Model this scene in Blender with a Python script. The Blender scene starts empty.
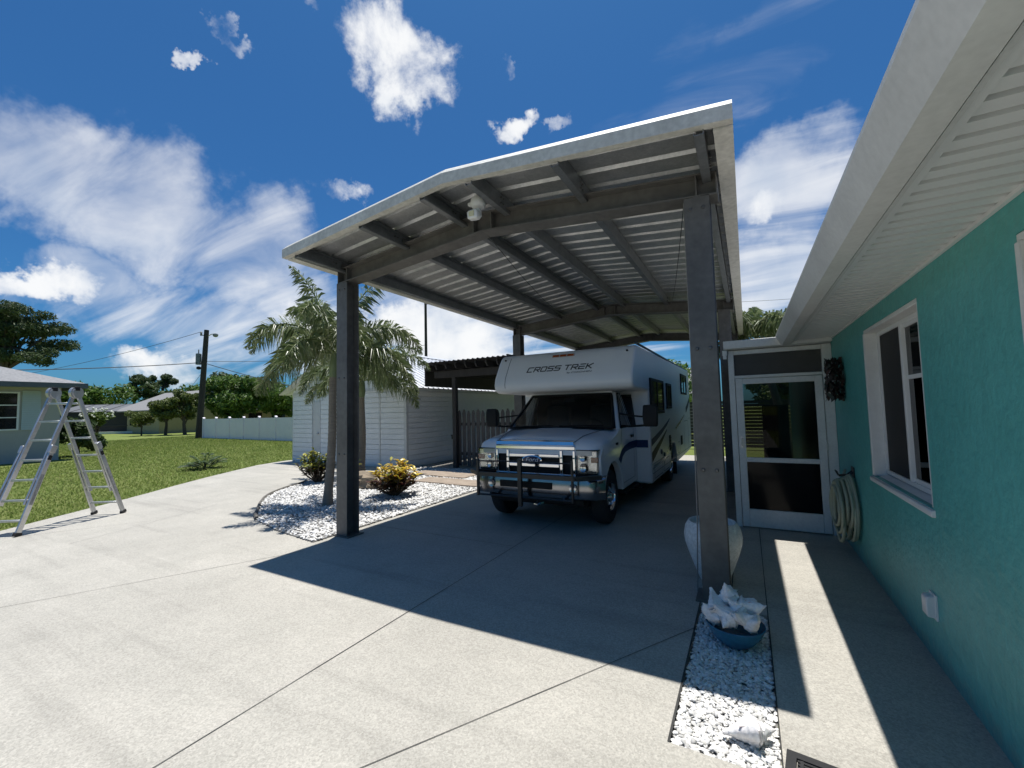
import bpy, math, random
import numpy as np
from mathutils import Vector, Matrix, noise
R = math.radians
random.seed(7)
scn = bpy.context.scene
col = scn.collection

# ------------------------------------------------------------------ materials
def nt(m):
    m.use_nodes = True
    return m.node_tree.nodes, m.node_tree.links
MATS = {}
def mat(name, c1, c2=None, rough=.6, metal=0, scale=6., bump=0., bscale=60., spec=.5, detail=5, fine=None, rvar=0., stretch=None):
    """procedural paint: two colours mixed by noise, optional fine speckle and bump"""
    if name in MATS: return MATS[name]
    m = bpy.data.materials.new(name); N, L = nt(m)
    b = N['Principled BSDF']; b.inputs['Roughness'].default_value = rough; b.inputs['Metallic'].default_value = metal
    b.inputs['Specular IOR Level'].default_value = spec
    c2 = c2 or tuple(x*.82 for x in c1)
    geo = N.new('ShaderNodeNewGeometry'); vec = geo.outputs['Position']
    if stretch:
        mp = N.new('ShaderNodeMapping'); mp.inputs['Scale'].default_value = stretch
        L.new(vec, mp.inputs['Vector']); vec = mp.outputs[0]
    n1 = N.new('ShaderNodeTexNoise'); n1.inputs['Scale'].default_value = scale; n1.inputs['Detail'].default_value = detail
    n1.inputs['Roughness'].default_value = .65
    L.new(vec, n1.inputs['Vector'])
    rp = N.new('ShaderNodeValToRGB'); rp.color_ramp.elements[0].position = .32; rp.color_ramp.elements[1].position = .68
    rp.color_ramp.elements[0].color = (*c1, 1); rp.color_ramp.elements[1].color = (*c2, 1)
    L.new(n1.outputs['Fac'], rp.inputs[0]); out = rp.outputs[0]
    if fine:
        n2 = N.new('ShaderNodeTexNoise'); n2.inputs['Scale'].default_value = fine[0]; n2.inputs['Detail'].default_value = 3
        L.new(geo.outputs['Position'], n2.inputs['Vector'])
        mr = N.new('ShaderNodeMapRange'); mr.inputs[1].default_value = .3; mr.inputs[2].default_value = .7
        mr.inputs[3].default_value = 1-fine[1]; mr.inputs[4].default_value = 1+fine[1]*.7
        L.new(n2.outputs['Fac'], mr.inputs[0])
        mx = N.new('ShaderNodeVectorMath'); mx.operation = 'SCALE'
        L.new(out, mx.inputs[0]); L.new(mr.outputs[0], mx.inputs['Scale']); out = mx.outputs[0]
    L.new(out, b.inputs['Base Color'])
    if rvar:
        mr = N.new('ShaderNodeMapRange'); mr.inputs[3].default_value = rough-rvar; mr.inputs[4].default_value = rough+rvar
        L.new(n1.outputs['Fac'], mr.inputs[0]); L.new(mr.outputs[0], b.inputs['Roughness'])
    if bump:
        n3 = N.new('ShaderNodeTexNoise'); n3.inputs['Scale'].default_value = bscale; n3.inputs['Detail'].default_value = 4
        L.new(vec, n3.inputs['Vector'])
        bp = N.new('ShaderNodeBump'); bp.inputs['Strength'].default_value = 1; bp.inputs['Distance'].default_value = bump
        L.new(n3.outputs['Fac'], bp.inputs['Height']); L.new(bp.outputs[0], b.inputs['Normal'])
    MATS[name] = m
    return m
def leafmat(name, cols, rough=.5, trans=.25, spec=.4):
    """foliage: each leaf takes its own shade"""
    if name in MATS: return MATS[name]
    m = bpy.data.materials.new(name); N, L = nt(m); b = N['Principled BSDF']
    b.inputs['Roughness'].default_value = rough; b.inputs['Specular IOR Level'].default_value = spec
    g = N.new('ShaderNodeNewGeometry')
    rp = N.new('ShaderNodeValToRGB'); e = rp.color_ramp.elements
    while len(e) < len(cols): e.new(.5)
    for i, c in enumerate(cols): e[i].position = i/(len(cols)-1); e[i].color = (*c, 1)
    L.new(g.outputs['Random Per Island'], rp.inputs[0]); L.new(rp.outputs[0], b.inputs['Base Color'])
    t = N.new('ShaderNodeBsdfTranslucent'); L.new(rp.outputs[0], t.inputs['Color'])
    mx = N.new('ShaderNodeMixShader'); mx.inputs[0].default_value = trans
    L.new(b.outputs[0], mx.inputs[1]); L.new(t.outputs[0], mx.inputs[2]); L.new(mx.outputs[0], N['Material Output'].inputs[0])
    MATS[name] = m
    return m
def glassmat(name, tint, ior=1.5, rough=.01):
    m = bpy.data.materials.new(name); N, L = nt(m); N.remove(N['Principled BSDF'])
    t = N.new('ShaderNodeBsdfTransparent'); t.inputs['Color'].default_value = (*tint, 1)
    g = N.new('ShaderNodeBsdfGlossy'); g.inputs['Roughness'].default_value = rough
    f = N.new('ShaderNodeFresnel'); f.inputs['IOR'].default_value = ior
    mx = N.new('ShaderNodeMixShader'); L.new(f.outputs[0], mx.inputs[0]); L.new(t.outputs[0], mx.inputs[1]); L.new(g.outputs[0], mx.inputs[2])
    L.new(mx.outputs[0], N['Material Output'].inputs[0]); MATS[name] = m
    return m

# ------------------------------------------------------------------ mesh builder
class MB:
    def __init__(s): s.v = []; s.f = []
    def add(s, vs, fs):
        n = len(s.v); s.v += [tuple(v) for v in vs]; s.f += [tuple(i+n for i in f) for f in fs]; return s
    def box(s, x0, x1, y0, y1, z0, z1):
        return s.add([(x0,y0,z0),(x1,y0,z0),(x1,y1,z0),(x0,y1,z0),(x0,y0,z1),(x1,y0,z1),(x1,y1,z1),(x0,y1,z1)],
              [(0,3,2,1),(4,5,6,7),(0,1,5,4),(1,2,6,5),(2,3,7,6),(3,0,4,7)])
    def obox(s, c, d, size):
        """box centred at c, long axis d (size[2]), with up kept"""
        d = Vector(d).normalized(); up = Vector((0,0,1)) if abs(d.z) < .95 else Vector((0,1,0))
        a = up.cross(d).normalized(); b = d.cross(a); c = Vector(c); h = [x/2 for x in size]
        vs = [c+a*i*h[0]+b*j*h[1]+d*k*h[2] for k in (-1,1) for j in (-1,1) for i in (-1,1)]
        return s.add(vs, [(0,2,3,1),(4,5,7,6),(0,1,5,4),(1,3,7,5),(3,2,6,7),(2,0,4,6)])
    def bar(s, p, q, w, h, up=(0,0,1)):
        p = Vector(p); q = Vector(q); d = (q-p); l = d.length; d /= l; a = Vector(up).cross(d).normalized(); b = d.cross(a)
        vs = [o+a*i*w/2+b*j*h/2 for o in (p,q) for j in (-1,1) for i in (-1,1)]
        return s.add(vs, [(0,2,3,1),(4,5,7,6),(0,1,5,4),(1,3,7,5),(3,2,6,7),(2,0,4,6)])
    def prism(s, poly, ax, a0, a1):
        n = len(poly)
        def P(p, a): return (a,p[0],p[1]) if ax == 'x' else ((p[0],a,p[1]) if ax == 'y' else (p[0],p[1],a))
        vs = [P(p,a0) for p in poly]+[P(p,a1) for p in poly]
        fs = [tuple(range(n-1,-1,-1)), tuple(range(n,2*n))]+[(i,(i+1)%n,n+(i+1)%n,n+i) for i in range(n)]
        return s.add(vs, fs)
    def tube(s, pts, r, n=8, cap=True):
        pts = [Vector(p) for p in pts]; rs = r if isinstance(r, (list,tuple)) else [r]*len(pts); vs = []
        ref = Vector((0,0,1)); prev = None
        for i, p in enumerate(pts):
            d = (pts[min(i+1,len(pts)-1)]-pts[max(i-1,0)]).normalized()
            if prev is None:
                a = d.cross(ref if abs(d.z) < .95 else Vector((1,0,0))).normalized()
            else:
                a = (prev-d*prev.dot(d)).normalized()
            prev = a; b = d.cross(a)
            vs += [p+(a*math.cos(t)+b*math.sin(t))*rs[i] for t in [2*math.pi*k/n for k in range(n)]]
        fs = [(i*n+k, i*n+(k+1)%n, (i+1)*n+(k+1)%n, (i+1)*n+k) for i in range(len(pts)-1) for k in range(n)]
        if cap: fs += [tuple(range(n-1,-1,-1)), tuple((len(pts)-1)*n+k for k in range(n))]
        return s.add(vs, fs)
    def lathe(s, prof, c=(0,0,0), n=24, ax='z', caps=True):
        vs = []
        for r, z in prof:
            for k in range(n):
                t = 2*math.pi*k/n; x, y = r*math.cos(t), r*math.sin(t)
                v = (x,y,z) if ax == 'z' else ((z,x,y) if ax == 'x' else (y,z,x))
                vs.append((c[0]+v[0], c[1]+v[1], c[2]+v[2]))
        m = len(prof)
        fs = [(i*n+k, i*n+(k+1)%n, (i+1)*n+(k+1)%n, (i+1)*n+k) for i in range(m-1) for k in range(n)]
        if caps: fs += [tuple(range(n-1,-1,-1)), tuple((m-1)*n+k for k in range(n))]
        return s.add(vs, fs)
    def loft(s, rings, caps=True, closed=True):
        n = len(rings[0]); vs = [p for r in rings for p in r]; m = n if closed else n-1
        fs = [(i*n+k, i*n+(k+1)%n, (i+1)*n+(k+1)%n, (i+1)*n+k) for i in range(len(rings)-1) for k in range(m)]
        if caps: fs += [tuple(range(n-1,-1,-1)), tuple((len(rings)-1)*n+k for k in range(n))]
        return s.add(vs, fs)
    def quad(s, *p): return s.add(p, [tuple(range(len(p)))])
    def blob(s, c, r, n=10, m=7, amp=.25, freq=1.5, sq=(1,1,1)):
        c = Vector(c); vs = []
        off = Vector((random.random()*50, random.random()*50, 0))
        for i in range(m+1):
            ph = math.pi*i/m
            for k in range(n):
                t = 2*math.pi*k/n; d = Vector((math.sin(ph)*math.cos(t), math.sin(ph)*math.sin(t), math.cos(ph)))
                q = r*(1+amp*noise.noise(d*freq+off)); vs.append((c.x+d.x*q*sq[0], c.y+d.y*q*sq[1], c.z+d.z*q*sq[2]))
        return s.add(vs, [(i*n+k, (i+1)*n+k, (i+1)*n+(k+1)%n, i*n+(k+1)%n) for i in range(m) for k in range(n)])

def wloc(o):
    v = Vector((0,0,0))
    while o is not None: v = v+o.location; o = o.parent
    return v
SPLIT = {'grille_guard','hinge_disc','inlet_cap','tow_hook','fog_light','lens','hand_hole','wheel_nut','outer_rail','inner_rail','rubber_foot','hinge_lock','locking_lever',
         'roof_vent','wiper','hinge','lamp_bowl','cleat','bolt','roof_rail','guard_bar','rail','warning_sticker','pool_kerb','beam','blossom','mirror_arm','pane_cover','hood_seam','cabinet_door','window_pane','post_cap'}
def loose(mb):
    """the separate pieces of a builder"""
    par = list(range(len(mb.v)))
    def find(i):
        while par[i] != i: par[i] = par[par[i]]; i = par[i]
        return i
    for f in mb.f:
        a = find(f[0])
        for i in f[1:]:
            b = find(i)
            if a != b: par[b] = a
    gs = {}
    for f in mb.f: gs.setdefault(find(f[0]),[]).append(f)
    out = []
    for fs in gs.values():
        m = MB(); mp = {}
        for f in fs:
            for i in f:
                if i not in mp: mp[i] = len(m.v); m.v.append(mb.v[i])
            m.f.append(tuple(mp[i] for i in f))
        out.append(m)
    return out
def obj(name, mb, m, parent=None, **k):
    """links the builder as ONE mesh object (or one per piece for the kinds listed above)"""
    if name in SPLIT:
        os_ = [obj1(name, p, m, parent, **k) for p in loose(mb)]
        return os_[0]
    return obj1(name, mb, m, parent, **k)
def obj1(name, mb, m, parent=None, smooth=False, bevel=0, seg=2, sharp=35, shift=True):
    """vertices are given in world metres"""
    me = bpy.data.meshes.new(name); off = wloc(parent) if (parent and shift) else Vector((0,0,0))
    me.from_pydata([(v[0]-off.x, v[1]-off.y, v[2]-off.z) for v in mb.v], [], mb.f); me.update()
    o = bpy.data.objects.new(name, me); col.objects.link(o)
    me.materials.append(m)
    if smooth:
        me.polygons.foreach_set('use_smooth', [True]*len(me.polygons))
        me.set_sharp_from_angle(angle=R(sharp))
    if bevel:
        b = o.modifiers.new('bevel', 'BEVEL'); b.width = bevel; b.segments = seg; b.limit_method = 'ANGLE'; b.angle_limit = R(40)
        b.harden_normals = False
        me.polygons.foreach_set('use_smooth', [True]*len(me.polygons)); me.set_sharp_from_angle(angle=R(60))
    if parent: o.parent = parent
    return o
def tag(o, label=None, cat=None, group=None, kind=None):
    if label: o['label'] = label
    if cat: o['category'] = cat
    if group: o['group'] = group
    if kind: o['kind'] = kind
    return o
def thing(name, loc, label, cat, group=None):
    o = bpy.data.objects.new(name, None); col.objects.link(o); o.location = loc; o.empty_display_size = .2
    return tag(o, label, cat, group)
def recentre(o):
    """puts the origin of a one-mesh thing at its base"""
    me = o.data; n = len(me.vertices); a = np.empty(n*3); me.vertices.foreach_get('co', a); a = a.reshape(-1,3)
    c = np.array([(a[:,0].min()+a[:,0].max())/2, (a[:,1].min()+a[:,1].max())/2, a[:,2].min()])
    a -= c; me.vertices.foreach_set('co', a.ravel()); o.location = Vector(c); me.update()
    return o
def single(name, mb, m, label, cat, group=None, **k):
    o = obj(name, mb, m, None, **k); recentre(o)
    return tag(o, label, cat, group)
def struct(name, mb, m, **k):
    o = obj(name, mb, m, None, **k); o['kind'] = 'structure'; return o
def dup(root, loc, rz=None, label=None):
    r = root.copy(); col.objects.link(r); r.location = loc
    if rz is not None: r.rotation_euler = (0,0,rz)
    if label: r['label'] = label
    def rec(a, b):
        for ch in list(a.children):
            c = ch.copy(); col.objects.link(c); c.parent = b; rec(ch, c)
    rec(root, r)
    return r
def text_mb(body, size, depth, place, sx=1., shear=0., bold=0.):
    """extruded lettering; place maps (along, up, out) to world"""
    cu = bpy.data.curves.new('lettering', 'FONT'); cu.body = body; cu.size = size; cu.extrude = depth; cu.shear = shear; cu.offset = bold
    cu.align_x = 'CENTER'; cu.align_y = 'CENTER'
    o = bpy.data.objects.new('lettering', cu); col.objects.link(o)
    dg = bpy.context.evaluated_depsgraph_get(); me = bpy.data.meshes.new_from_object(o.evaluated_get(dg))
    mb = MB(); mb.add([place(v.co.x*sx, v.co.y, v.co.z) for v in me.vertices], [tuple(p.vertices) for p in me.polygons])
    bpy.data.objects.remove(o); bpy.data.curves.remove(cu); bpy.data.meshes.remove(me)
    return mb

# ------------------------------------------------------------------ palette
white_trim = mat('white_trim', (.66,.66,.64), (.58,.58,.56), rough=.45, scale=3, fine=(40,.06))
roof_trim = mat('roof_trim', (.66,.64,.575), (.53,.51,.45), rough=.5, scale=4, fine=(22,.14), bump=.002, bscale=9)
steel = mat('grey_steel', (.150,.142,.130), (.098,.092,.084), rough=.5, scale=2.4, fine=(14,.16), rvar=.12, bump=.0012, bscale=14)
galv = mat('galvanised', (.56,.56,.55), (.42,.43,.43), rough=.44, metal=.7, scale=7, fine=(50,.12), rvar=.08)
galvp = mat('purlin_steel', (.25,.26,.265), (.18,.19,.195), rough=.42, metal=.5, scale=5, fine=(30,.1))
teal = mat('teal_stucco', (.115,.430,.405), (.092,.375,.350), rough=.46, scale=2.2, bump=.009, bscale=22, spec=.4, fine=(16,.07))
def splash(m):
    N, L = nt(m); b = N['Principled BSDF']; src = b.inputs['Base Color'].links[0].from_socket
    g = N.new('ShaderNodeNewGeometry'); sp = N.new('ShaderNodeSeparateXYZ'); L.new(g.outputs['Position'], sp.inputs[0])
    n = N.new('ShaderNodeTexNoise'); n.inputs['Scale'].default_value = 9; n.inputs['Detail'].default_value = 8; n.inputs['Roughness'].default_value = .75; L.new(g.outputs['Position'], n.inputs['Vector'])
    a = N.new('ShaderNodeMath'); a.operation = 'MULTIPLY_ADD'; L.new(n.outputs['Fac'], a.inputs[0]); a.inputs[1].default_value = .55; a.inputs[2].default_value = -.20
    d = N.new('ShaderNodeMath'); d.operation = 'SUBTRACT'; L.new(a.outputs[0], d.inputs[0]); L.new(sp.outputs[2], d.inputs[1])
    r = N.new('ShaderNodeMapRange'); L.new(d.outputs[0], r.inputs[0]); r.inputs[1].default_value = -.04; r.inputs[2].default_value = .06; r.inputs[4].default_value = .45
    x = N.new('ShaderNodeMix'); x.data_type = 'RGBA'; L.new(r.outputs[0], x.inputs['Factor']); L.new(src, x.inputs['A']); x.inputs['B'].default_value = (.17,.26,.22,1)
    L.new(x.outputs['Result'], b.inputs['Base Color'])
splash(teal)
vinyl = mat('white_vinyl', (.76,.76,.74), (.70,.70,.69), rough=.4, scale=2)
black_metal = mat('black_metal', (.012,.012,.012), (.02,.02,.02), rough=.38)
black_plastic = mat('black_plastic', (.010,.010,.010), (.015,.015,.015), rough=.6, spec=.25)
rubber = mat('rubber', (.018,.018,.018), (.028,.027,.026), rough=.8, scale=20)
chrome = mat('chrome', (.78,.78,.79), (.70,.70,.71), rough=.09, metal=1, scale=3)
alu = mat('aluminium', (.62,.62,.62), (.50,.50,.50), rough=.33, metal=.75, scale=5, fine=(60,.1))
rv_white = mat('coach_white', (.78,.78,.77), (.74,.74,.73), rough=.36, scale=1.2, spec=.5)
cab_white = mat('cab_white', (.76,.77,.79), (.73,.74,.76), rough=.13, scale=1.2, spec=.6)
navy = mat('navy_graphic', (.018,.045,.14), (.015,.04,.12), rough=.5, spec=.2)
dark_graphic = mat('dark_graphic', (.02,.022,.03), (.025,.027,.035), rough=.5, spec=.2)
pale_graphic = mat('pale_graphic', (.34,.37,.42), (.32,.35,.40), rough=.25)
bark = mat('bark', (.11,.085,.06), (.065,.05,.036), rough=.9, scale=9, bump=.02, bscale=14)
palm_bark = mat('palm_bark', (.27,.235,.19), (.19,.165,.13), rough=.85, scale=4, bump=.008, bscale=20, stretch=(1,1,9))
glass_dark = glassmat('tinted_glass', (.42,.44,.43))
glass_deep = glassmat('deep_tint_glass', (.10,.11,.11))  # house window glass with a very dark tint
pane_dark = mat('dark_pane', (.010,.011,.012), (.014,.015,.016), rough=.05, spec=.5)
door_dark = mat('door_dark_panel', (.006,.006,.007), (.009,.009,.009), rough=.1, spec=.12)
screen = mat('insect_screen', (.020,.019,.018), (.026,.025,.024), rough=.7, scale=50)

# ------------------------------------------------------------------ ground
def concrete(name, base, dark):
    m = bpy.data.materials.new(name); N, L = nt(m); b = N['Principled BSDF']
    g = N.new('ShaderNodeNewGeometry'); P = g.outputs['Position']
    def nz(s, d=4, r=.6, v=None):
        n = N.new('ShaderNodeTexNoise'); n.inputs['Scale'].default_value = s; n.inputs['Detail'].default_value = d; n.inputs['Roughness'].default_value = r
        L.new(v or P, n.inputs['Vector']); return n.outputs['Fac']
    def mr(x, a, bb, c, d):
        n = N.new('ShaderNodeMapRange'); L.new(x, n.inputs[0])
        for i, q in enumerate((a,bb,c,d)): n.inputs[i+1].default_value = q
        return n.outputs[0]
    def mul(x, y):
        n = N.new('ShaderNodeMath'); n.operation = 'MULTIPLY'; L.new(x, n.inputs[0]); L.new(y, n.inputs[1]); return n.outputs[0]
    big = mr(nz(.55,5,.7), .3,.72, .87,1.05)
    mid = mr(nz(5,5,.7), .3,.7, .97,1.025)
    mp = N.new('ShaderNodeMapping'); mp.inputs['Rotation'].default_value = (0,0,R(-38)); mp.inputs['Scale'].default_value = (.22,3.2,1); L.new(P, mp.inputs['Vector'])
    tyre = mr(nz(1.1,3,.5,mp.outputs[0]), .55,.72, 1.,.84)
    # aggregate: pale and dark grains of two sizes
    vo = N.new('ShaderNodeTexVoronoi'); vo.inputs['Scale'].default_value = 100; L.new(P, vo.inputs['Vector'])
    sep = N.new('ShaderNodeSeparateColor'); L.new(vo.outputs['Color'], sep.inputs[0])
    gr = mr(sep.outputs[0], 0,1, .86,1.14)
    vo2 = N.new('ShaderNodeTexVoronoi'); vo2.inputs['Scale'].default_value = 170; L.new(P, vo2.inputs['Vector'])
    sep2 = N.new('ShaderNodeSeparateColor'); L.new(vo2.outputs['Color'], sep2.inputs[0])
    gr2 = mr(sep2.outputs[1], 0,1, .90,1.10)
    spots = mr(nz(2.3,6,.8), .69,.75, 1.,.72)
    allm = mul(mul(mul(big,mid),mul(tyre,gr)),mul(gr2,spots))
    rp = N.new('ShaderNodeMix'); rp.data_type = 'RGBA'; rp.inputs['A'].default_value = (*dark,1); rp.inputs['B'].default_value = (*base,1)
    L.new(mr(nz(1.6,4), .35,.65,0,1), rp.inputs['Factor'])
    sc = N.new('ShaderNodeVectorMath'); sc.operation = 'SCALE'; L.new(rp.outputs['Result'], sc.inputs[0]); L.new(allm, sc.inputs['Scale'])
    L.new(sc.outputs[0], b.inputs['Base Color'])
    b.inputs['Roughness'].default_value = .72; b.inputs['Specular IOR Level'].default_value = .35
    bp = N.new('ShaderNodeBump'); bp.inputs['Distance'].default_value = .0016; bp.inputs['Strength'].default_value = .8
    L.new(mul(gr, mr(nz(220,3),0,1,.6,1.4)), bp.inputs['Height']); L.new(bp.outputs[0], b.inputs['Normal'])
    return m
conc = concrete('driveway_concrete', (.425,.402,.352), (.385,.366,.32))
conc_side = concrete('walkway_concrete', (.425,.402,.352), (.39,.37,.325))
def lawn_material():
    m = bpy.data.materials.new('lawn'); N, L = nt(m); b = N['Principled BSDF']
    g = N.new('ShaderNodeNewGeometry')
    def nz(s, d=5):
        n = N.new('ShaderNodeTexNoise'); n.inputs['Scale'].default_value = s; n.inputs['Detail'].default_value = d; n.inputs['Roughness'].default_value = .7
        L.new(g.outputs['Position'], n.inputs['Vector']); return n.outputs['Fac']
    def ramp(x, cs, a=.3, bb=.7):
        r = N.new('ShaderNodeValToRGB'); r.color_ramp.elements[0].position = a; r.color_ramp.elements[1].position = bb
        r.color_ramp.elements[0].color = (*cs[0],1); r.color_ramp.elements[1].color = (*cs[1],1); L.new(x, r.inputs[0]); return r.outputs[0]
    big = ramp(nz(.35), ((.12,.19,.035),(.28,.285,.095)))
    fine = ramp(nz(9,8), ((.09,.14,.028),(.21,.24,.075)))
    mx = N.new('ShaderNodeMix'); mx.data_type = 'RGBA'; mx.inputs['Factor'].default_value = .55
    L.new(big, mx.inputs['A']); L.new(fine, mx.inputs['B']); L.new(mx.outputs['Result'], b.inputs['Base Color'])
    b.inputs['Roughness'].default_value = .9; b.inputs['Specular IOR Level'].default_value = .15
    bp = N.new('ShaderNodeBump'); bp.inputs['Distance'].default_value = .06; L.new(nz(22,6), bp.inputs['Height']); L.new(bp.outputs[0], b.inputs['Normal'])
    return m
lawn_m = lawn_material()
struct('ground', MB().quad((-700,-300,-.03),(300,-300,-.03),(300,800,-.03),(-700,800,-.03)), lawn_m)
joint_m = mat('joint_dark', (.03,.03,.028), (.05,.048,.045), rough=.9, scale=30)  # plain dark colour of the slab joints
# driveway outline: the lawn's edge curves round to the shed
edge = [(-8.9,-18),(-9.2,-2),(-9.55,.4),(-10.02,2.0),(-11.13,3.64),(-11.75,4.5),(-12.3,5.2),(-13.2,6.45),(-14.0,7.7),(-14.5,8.5),(-14.8,9.6)]
drv = edge+[(-14.8,9.9),(-5.0,9.9),(-5.0,15.4),(-.20,15.4),(-.20,3.95),(-.42,3.95),(-.42,2.28),(.06,2.28),(.06,-18)]
drv = drv[::-1]
struct('added_road', MB().box(-220,220,-60,-18.2,-.12,-.015), mat('asphalt', (.05,.05,.05), (.04,.04,.04), rough=.9, scale=9, fine=(60,.2)))  # unseen behind the camera; added to darken reflections in the door glass
struct('driveway', MB().prism(drv,'z',-.12,0), conc)
struct('side_path', MB().box(-8.88,-5.02,9.902,25,-.12,-.004), conc_side)
struct('walkway', MB().box(.062,.98,-18,6.7,-.12,-.001).box(-.198,.98,6.702,12,-.12,-.001).box(-.198,.06,3.952,6.7,-.12,-.001), conc_side)
jm = MB()
def jline(p, q, w):
    p = Vector((*p,.004)); q = Vector((*q,.004)); a = (q-p).normalized().cross(Vector((0,0,1)))*w/2
    n = max(2, int((q-p).length/.35)); L_ = []; R_ = []
    for i in range(n+1):
        c = p.lerp(q, i/n); k = a*(.75+.5*random.random()); L_.append(c-k); R_.append(c+k)
    jm.loft([L_,R_], caps=False, closed=False)
def jex(p, q, a, b):
    """point on the line p-q at parameter"""
    p = Vector(p); q = Vector(q); return tuple(p.lerp(q,a)), tuple(p.lerp(q,b))
jline((-2.53,-18),(-2.55,15.3),.006)
for p, q, t0, t1 in (((-5.91,1.2),(-4.81,3.35),-1.2,1.02),((-1.66,1.47),(-.41,3.52),-1.2,1.),((-9.2,2.1),(-7.3,5.4),-.6,.35)):
    a, b = jex(p, q, t0, t1); jline(a, b, .005)
jline((.062,2.28),(.062,6.6),.007); jline((-.2,4.2),(-.2,6.6),.007)
jline((-.42,2.28),(-.44,9.2),.010); jline((-2.5,9.0),(-.5,9.0),.008); jline((-4.9,4.6),(-2.56,4.6),.004)
struct('expansion_joint', jm, joint_m)
crk = MB()
def crack(pts, w):
    for a, b in zip(pts, pts[1:]):
        a = Vector((*a,.003)); b = Vector((*b,.003)); k = (b-a).normalized().cross(Vector((0,0,1)))*w/2
        crk.quad(a-k, b-k, b+k, a+k)
q = Vector((-8.0,2.2)); pts = [tuple(q)]
for i in range(26):
    q = q+Vector((-.035+random.uniform(-.03,.03), .085+random.uniform(-.02,.02))); pts.append(tuple(q))
crack(pts, .006)
struct('hairline_crack', crk, mat('crack', (.22,.21,.19), (.30,.29,.26), rough=.9))

# pebbles: real small stones; the bed's dark colour stands for shade in the gaps
peb_m = leafmat('white_pebbles', ((.42,.41,.39),(.62,.61,.58),(.72,.71,.69),(.80,.79,.77),(.55,.53,.49)), rough=.75, trans=0, spec=.25)
bed_m = mat('pebble_bed', (.26,.25,.235), (.16,.155,.145), rough=.9, scale=45, bump=.015, bscale=55)
def inside(p, poly):
    c = False; n = len(poly)
    for i in range(n):
        a = poly[i]; b = poly[i-1]
        if (a[1] > p[1]) != (b[1] > p[1]) and p[0] < (b[0]-a[0])*(p[1]-a[1])/(b[1]-a[1])+a[0]: c = not c
    return c
def pebbles(name, poly, n, r0, r1, z, label):
    xs = [p[0] for p in poly]; ys = [p[1] for p in poly]; mb = MB(); k = 0
    base = [(1,0,0),(.5,.87,0),(-.5,.87,0),(-1,0,0),(-.5,-.87,0),(.5,-.87,0)]
    while k < n:
        p = (random.uniform(min(xs),max(xs)), random.uniform(min(ys),max(ys)))
        if not inside(p, poly): continue
        k += 1; r = random.uniform(r0,r1); a = random.uniform(0,6.3); e = random.uniform(.5,.9); h = r*random.uniform(.35,.75)
        tx, ty = random.uniform(-.5,.5), random.uniform(-.5,.5); zz = z+random.uniform(0,r*.5)
        vs = []
        for lev, s_ in ((0,.75),(.45,1.),(1,.55)):
            for (x,y,_) in base:
                x *= r*s_*random.uniform(.85,1.1); y *= r*e*s_*random.uniform(.85,1.1)
                X = x*math.cos(a)-y*math.sin(a); Y = x*math.sin(a)+y*math.cos(a)
                vs.append((p[0]+X, p[1]+Y, zz+h*lev+tx*X+ty*Y))
        fs = [(i,(i+1)%6,6+(i+1)%6,6+i) for i in range(6)]+[(6+i,6+(i+1)%6,12+(i+1)%6,12+i) for i in range(6)]+[tuple(range(12,18))]
        mb.add(vs, fs)
    o = obj(name, mb, peb_m, smooth=True, sharp=80); o['kind'] = 'stuff'; o['label'] = label; o['category'] = 'gravel'
    return o
strip = [(-.41,2.29),(.052,2.29),(.052,3.94),(-.41,3.94)]
struct('strip_bed', MB().box(-.418,.058,2.285,3.945,-.13,-.024), bed_m)
pebbles('gravel_strip', strip, 5200, .009,.020, -.024, 'small white pebbles filling the narrow strip by the carport post')
bed = [(-4.99,3.66),(-4.99,9.88),(-8.85,9.88),(-8.87,9.2),(-9.55,8.3),(-9.75,7.2),(-9.3,6.4),(-9.0,5.7),(-8.45,5.1),(-7.55,4.45),(-6.9,4.05),(-6.0,3.8)]
struct('pebble_bed', MB().prism(bed[::-1] if False else bed,'z',.001,.012), bed_m)
pebbles('gravel_bed', bed, 21000, .014,.032, .010, 'bed of white pebbles around the palms beside the carport')
tub = [(x,y,.03) for x,y in ((-6.9,4.05),(-7.2,4.2),(-7.55,4.45),(-8.0,4.75),(-8.45,5.1),(-8.75,5.4),(-9.0,5.75),(-9.2,6.1),(-9.3,6.4),(-9.6,6.9))]
single('bed_edging', MB().tube(tub,.03,6), mat('edging_rubber',(.10,.09,.08),(.14,.13,.11),rough=.8), 'curved dark edging hose round the left side of the white pebble bed', 'edging', smooth=True)

# lawn blades near the driveway, up to the neighbour's hedges
def blades():
    rng = np.random.default_rng(3); V = []
    n = 230000
    x = -10-rng.power(.8,n)*0 - rng.random(n)**1.5*34; y = rng.uniform(-2,26,n)
    ex = np.array([e[0] for e in edge]); ey = np.array([e[1] for e in edge])
    lim = np.interp(y, ey, ex); lim = np.where(y > 9.6, -14.9, lim)
    k = (x < lim+.02) & ~((x < -24.3) & (y < 6.9)) & ~((x > -14.9) & (y > 9.5))
    x, y = x[k], y[k]; n = len(x)
    a = rng.uniform(0,6.283,n); d = np.hypot(x,y); w = .005+.00045*d; h = rng.uniform(.03,.062,n)*(1+.008*d); ln = rng.uniform(-.06,.06,(n,2))
    v = np.zeros((n,3,3)); c, s = np.cos(a)*w, np.sin(a)*w
    v[:,0] = np.stack([x-c,y-s,np.full(n,-.03)],1); v[:,1] = np.stack([x+c,y+s,np.full(n,-.03)],1); v[:,2] = np.stack([x+ln[:,0],y+ln[:,1],-.03+h],1)
    mb = MB(); mb.v = v.reshape(-1,3).tolist(); mb.f = np.arange(3*n).reshape(-1,3).tolist()
    return mb
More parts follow.
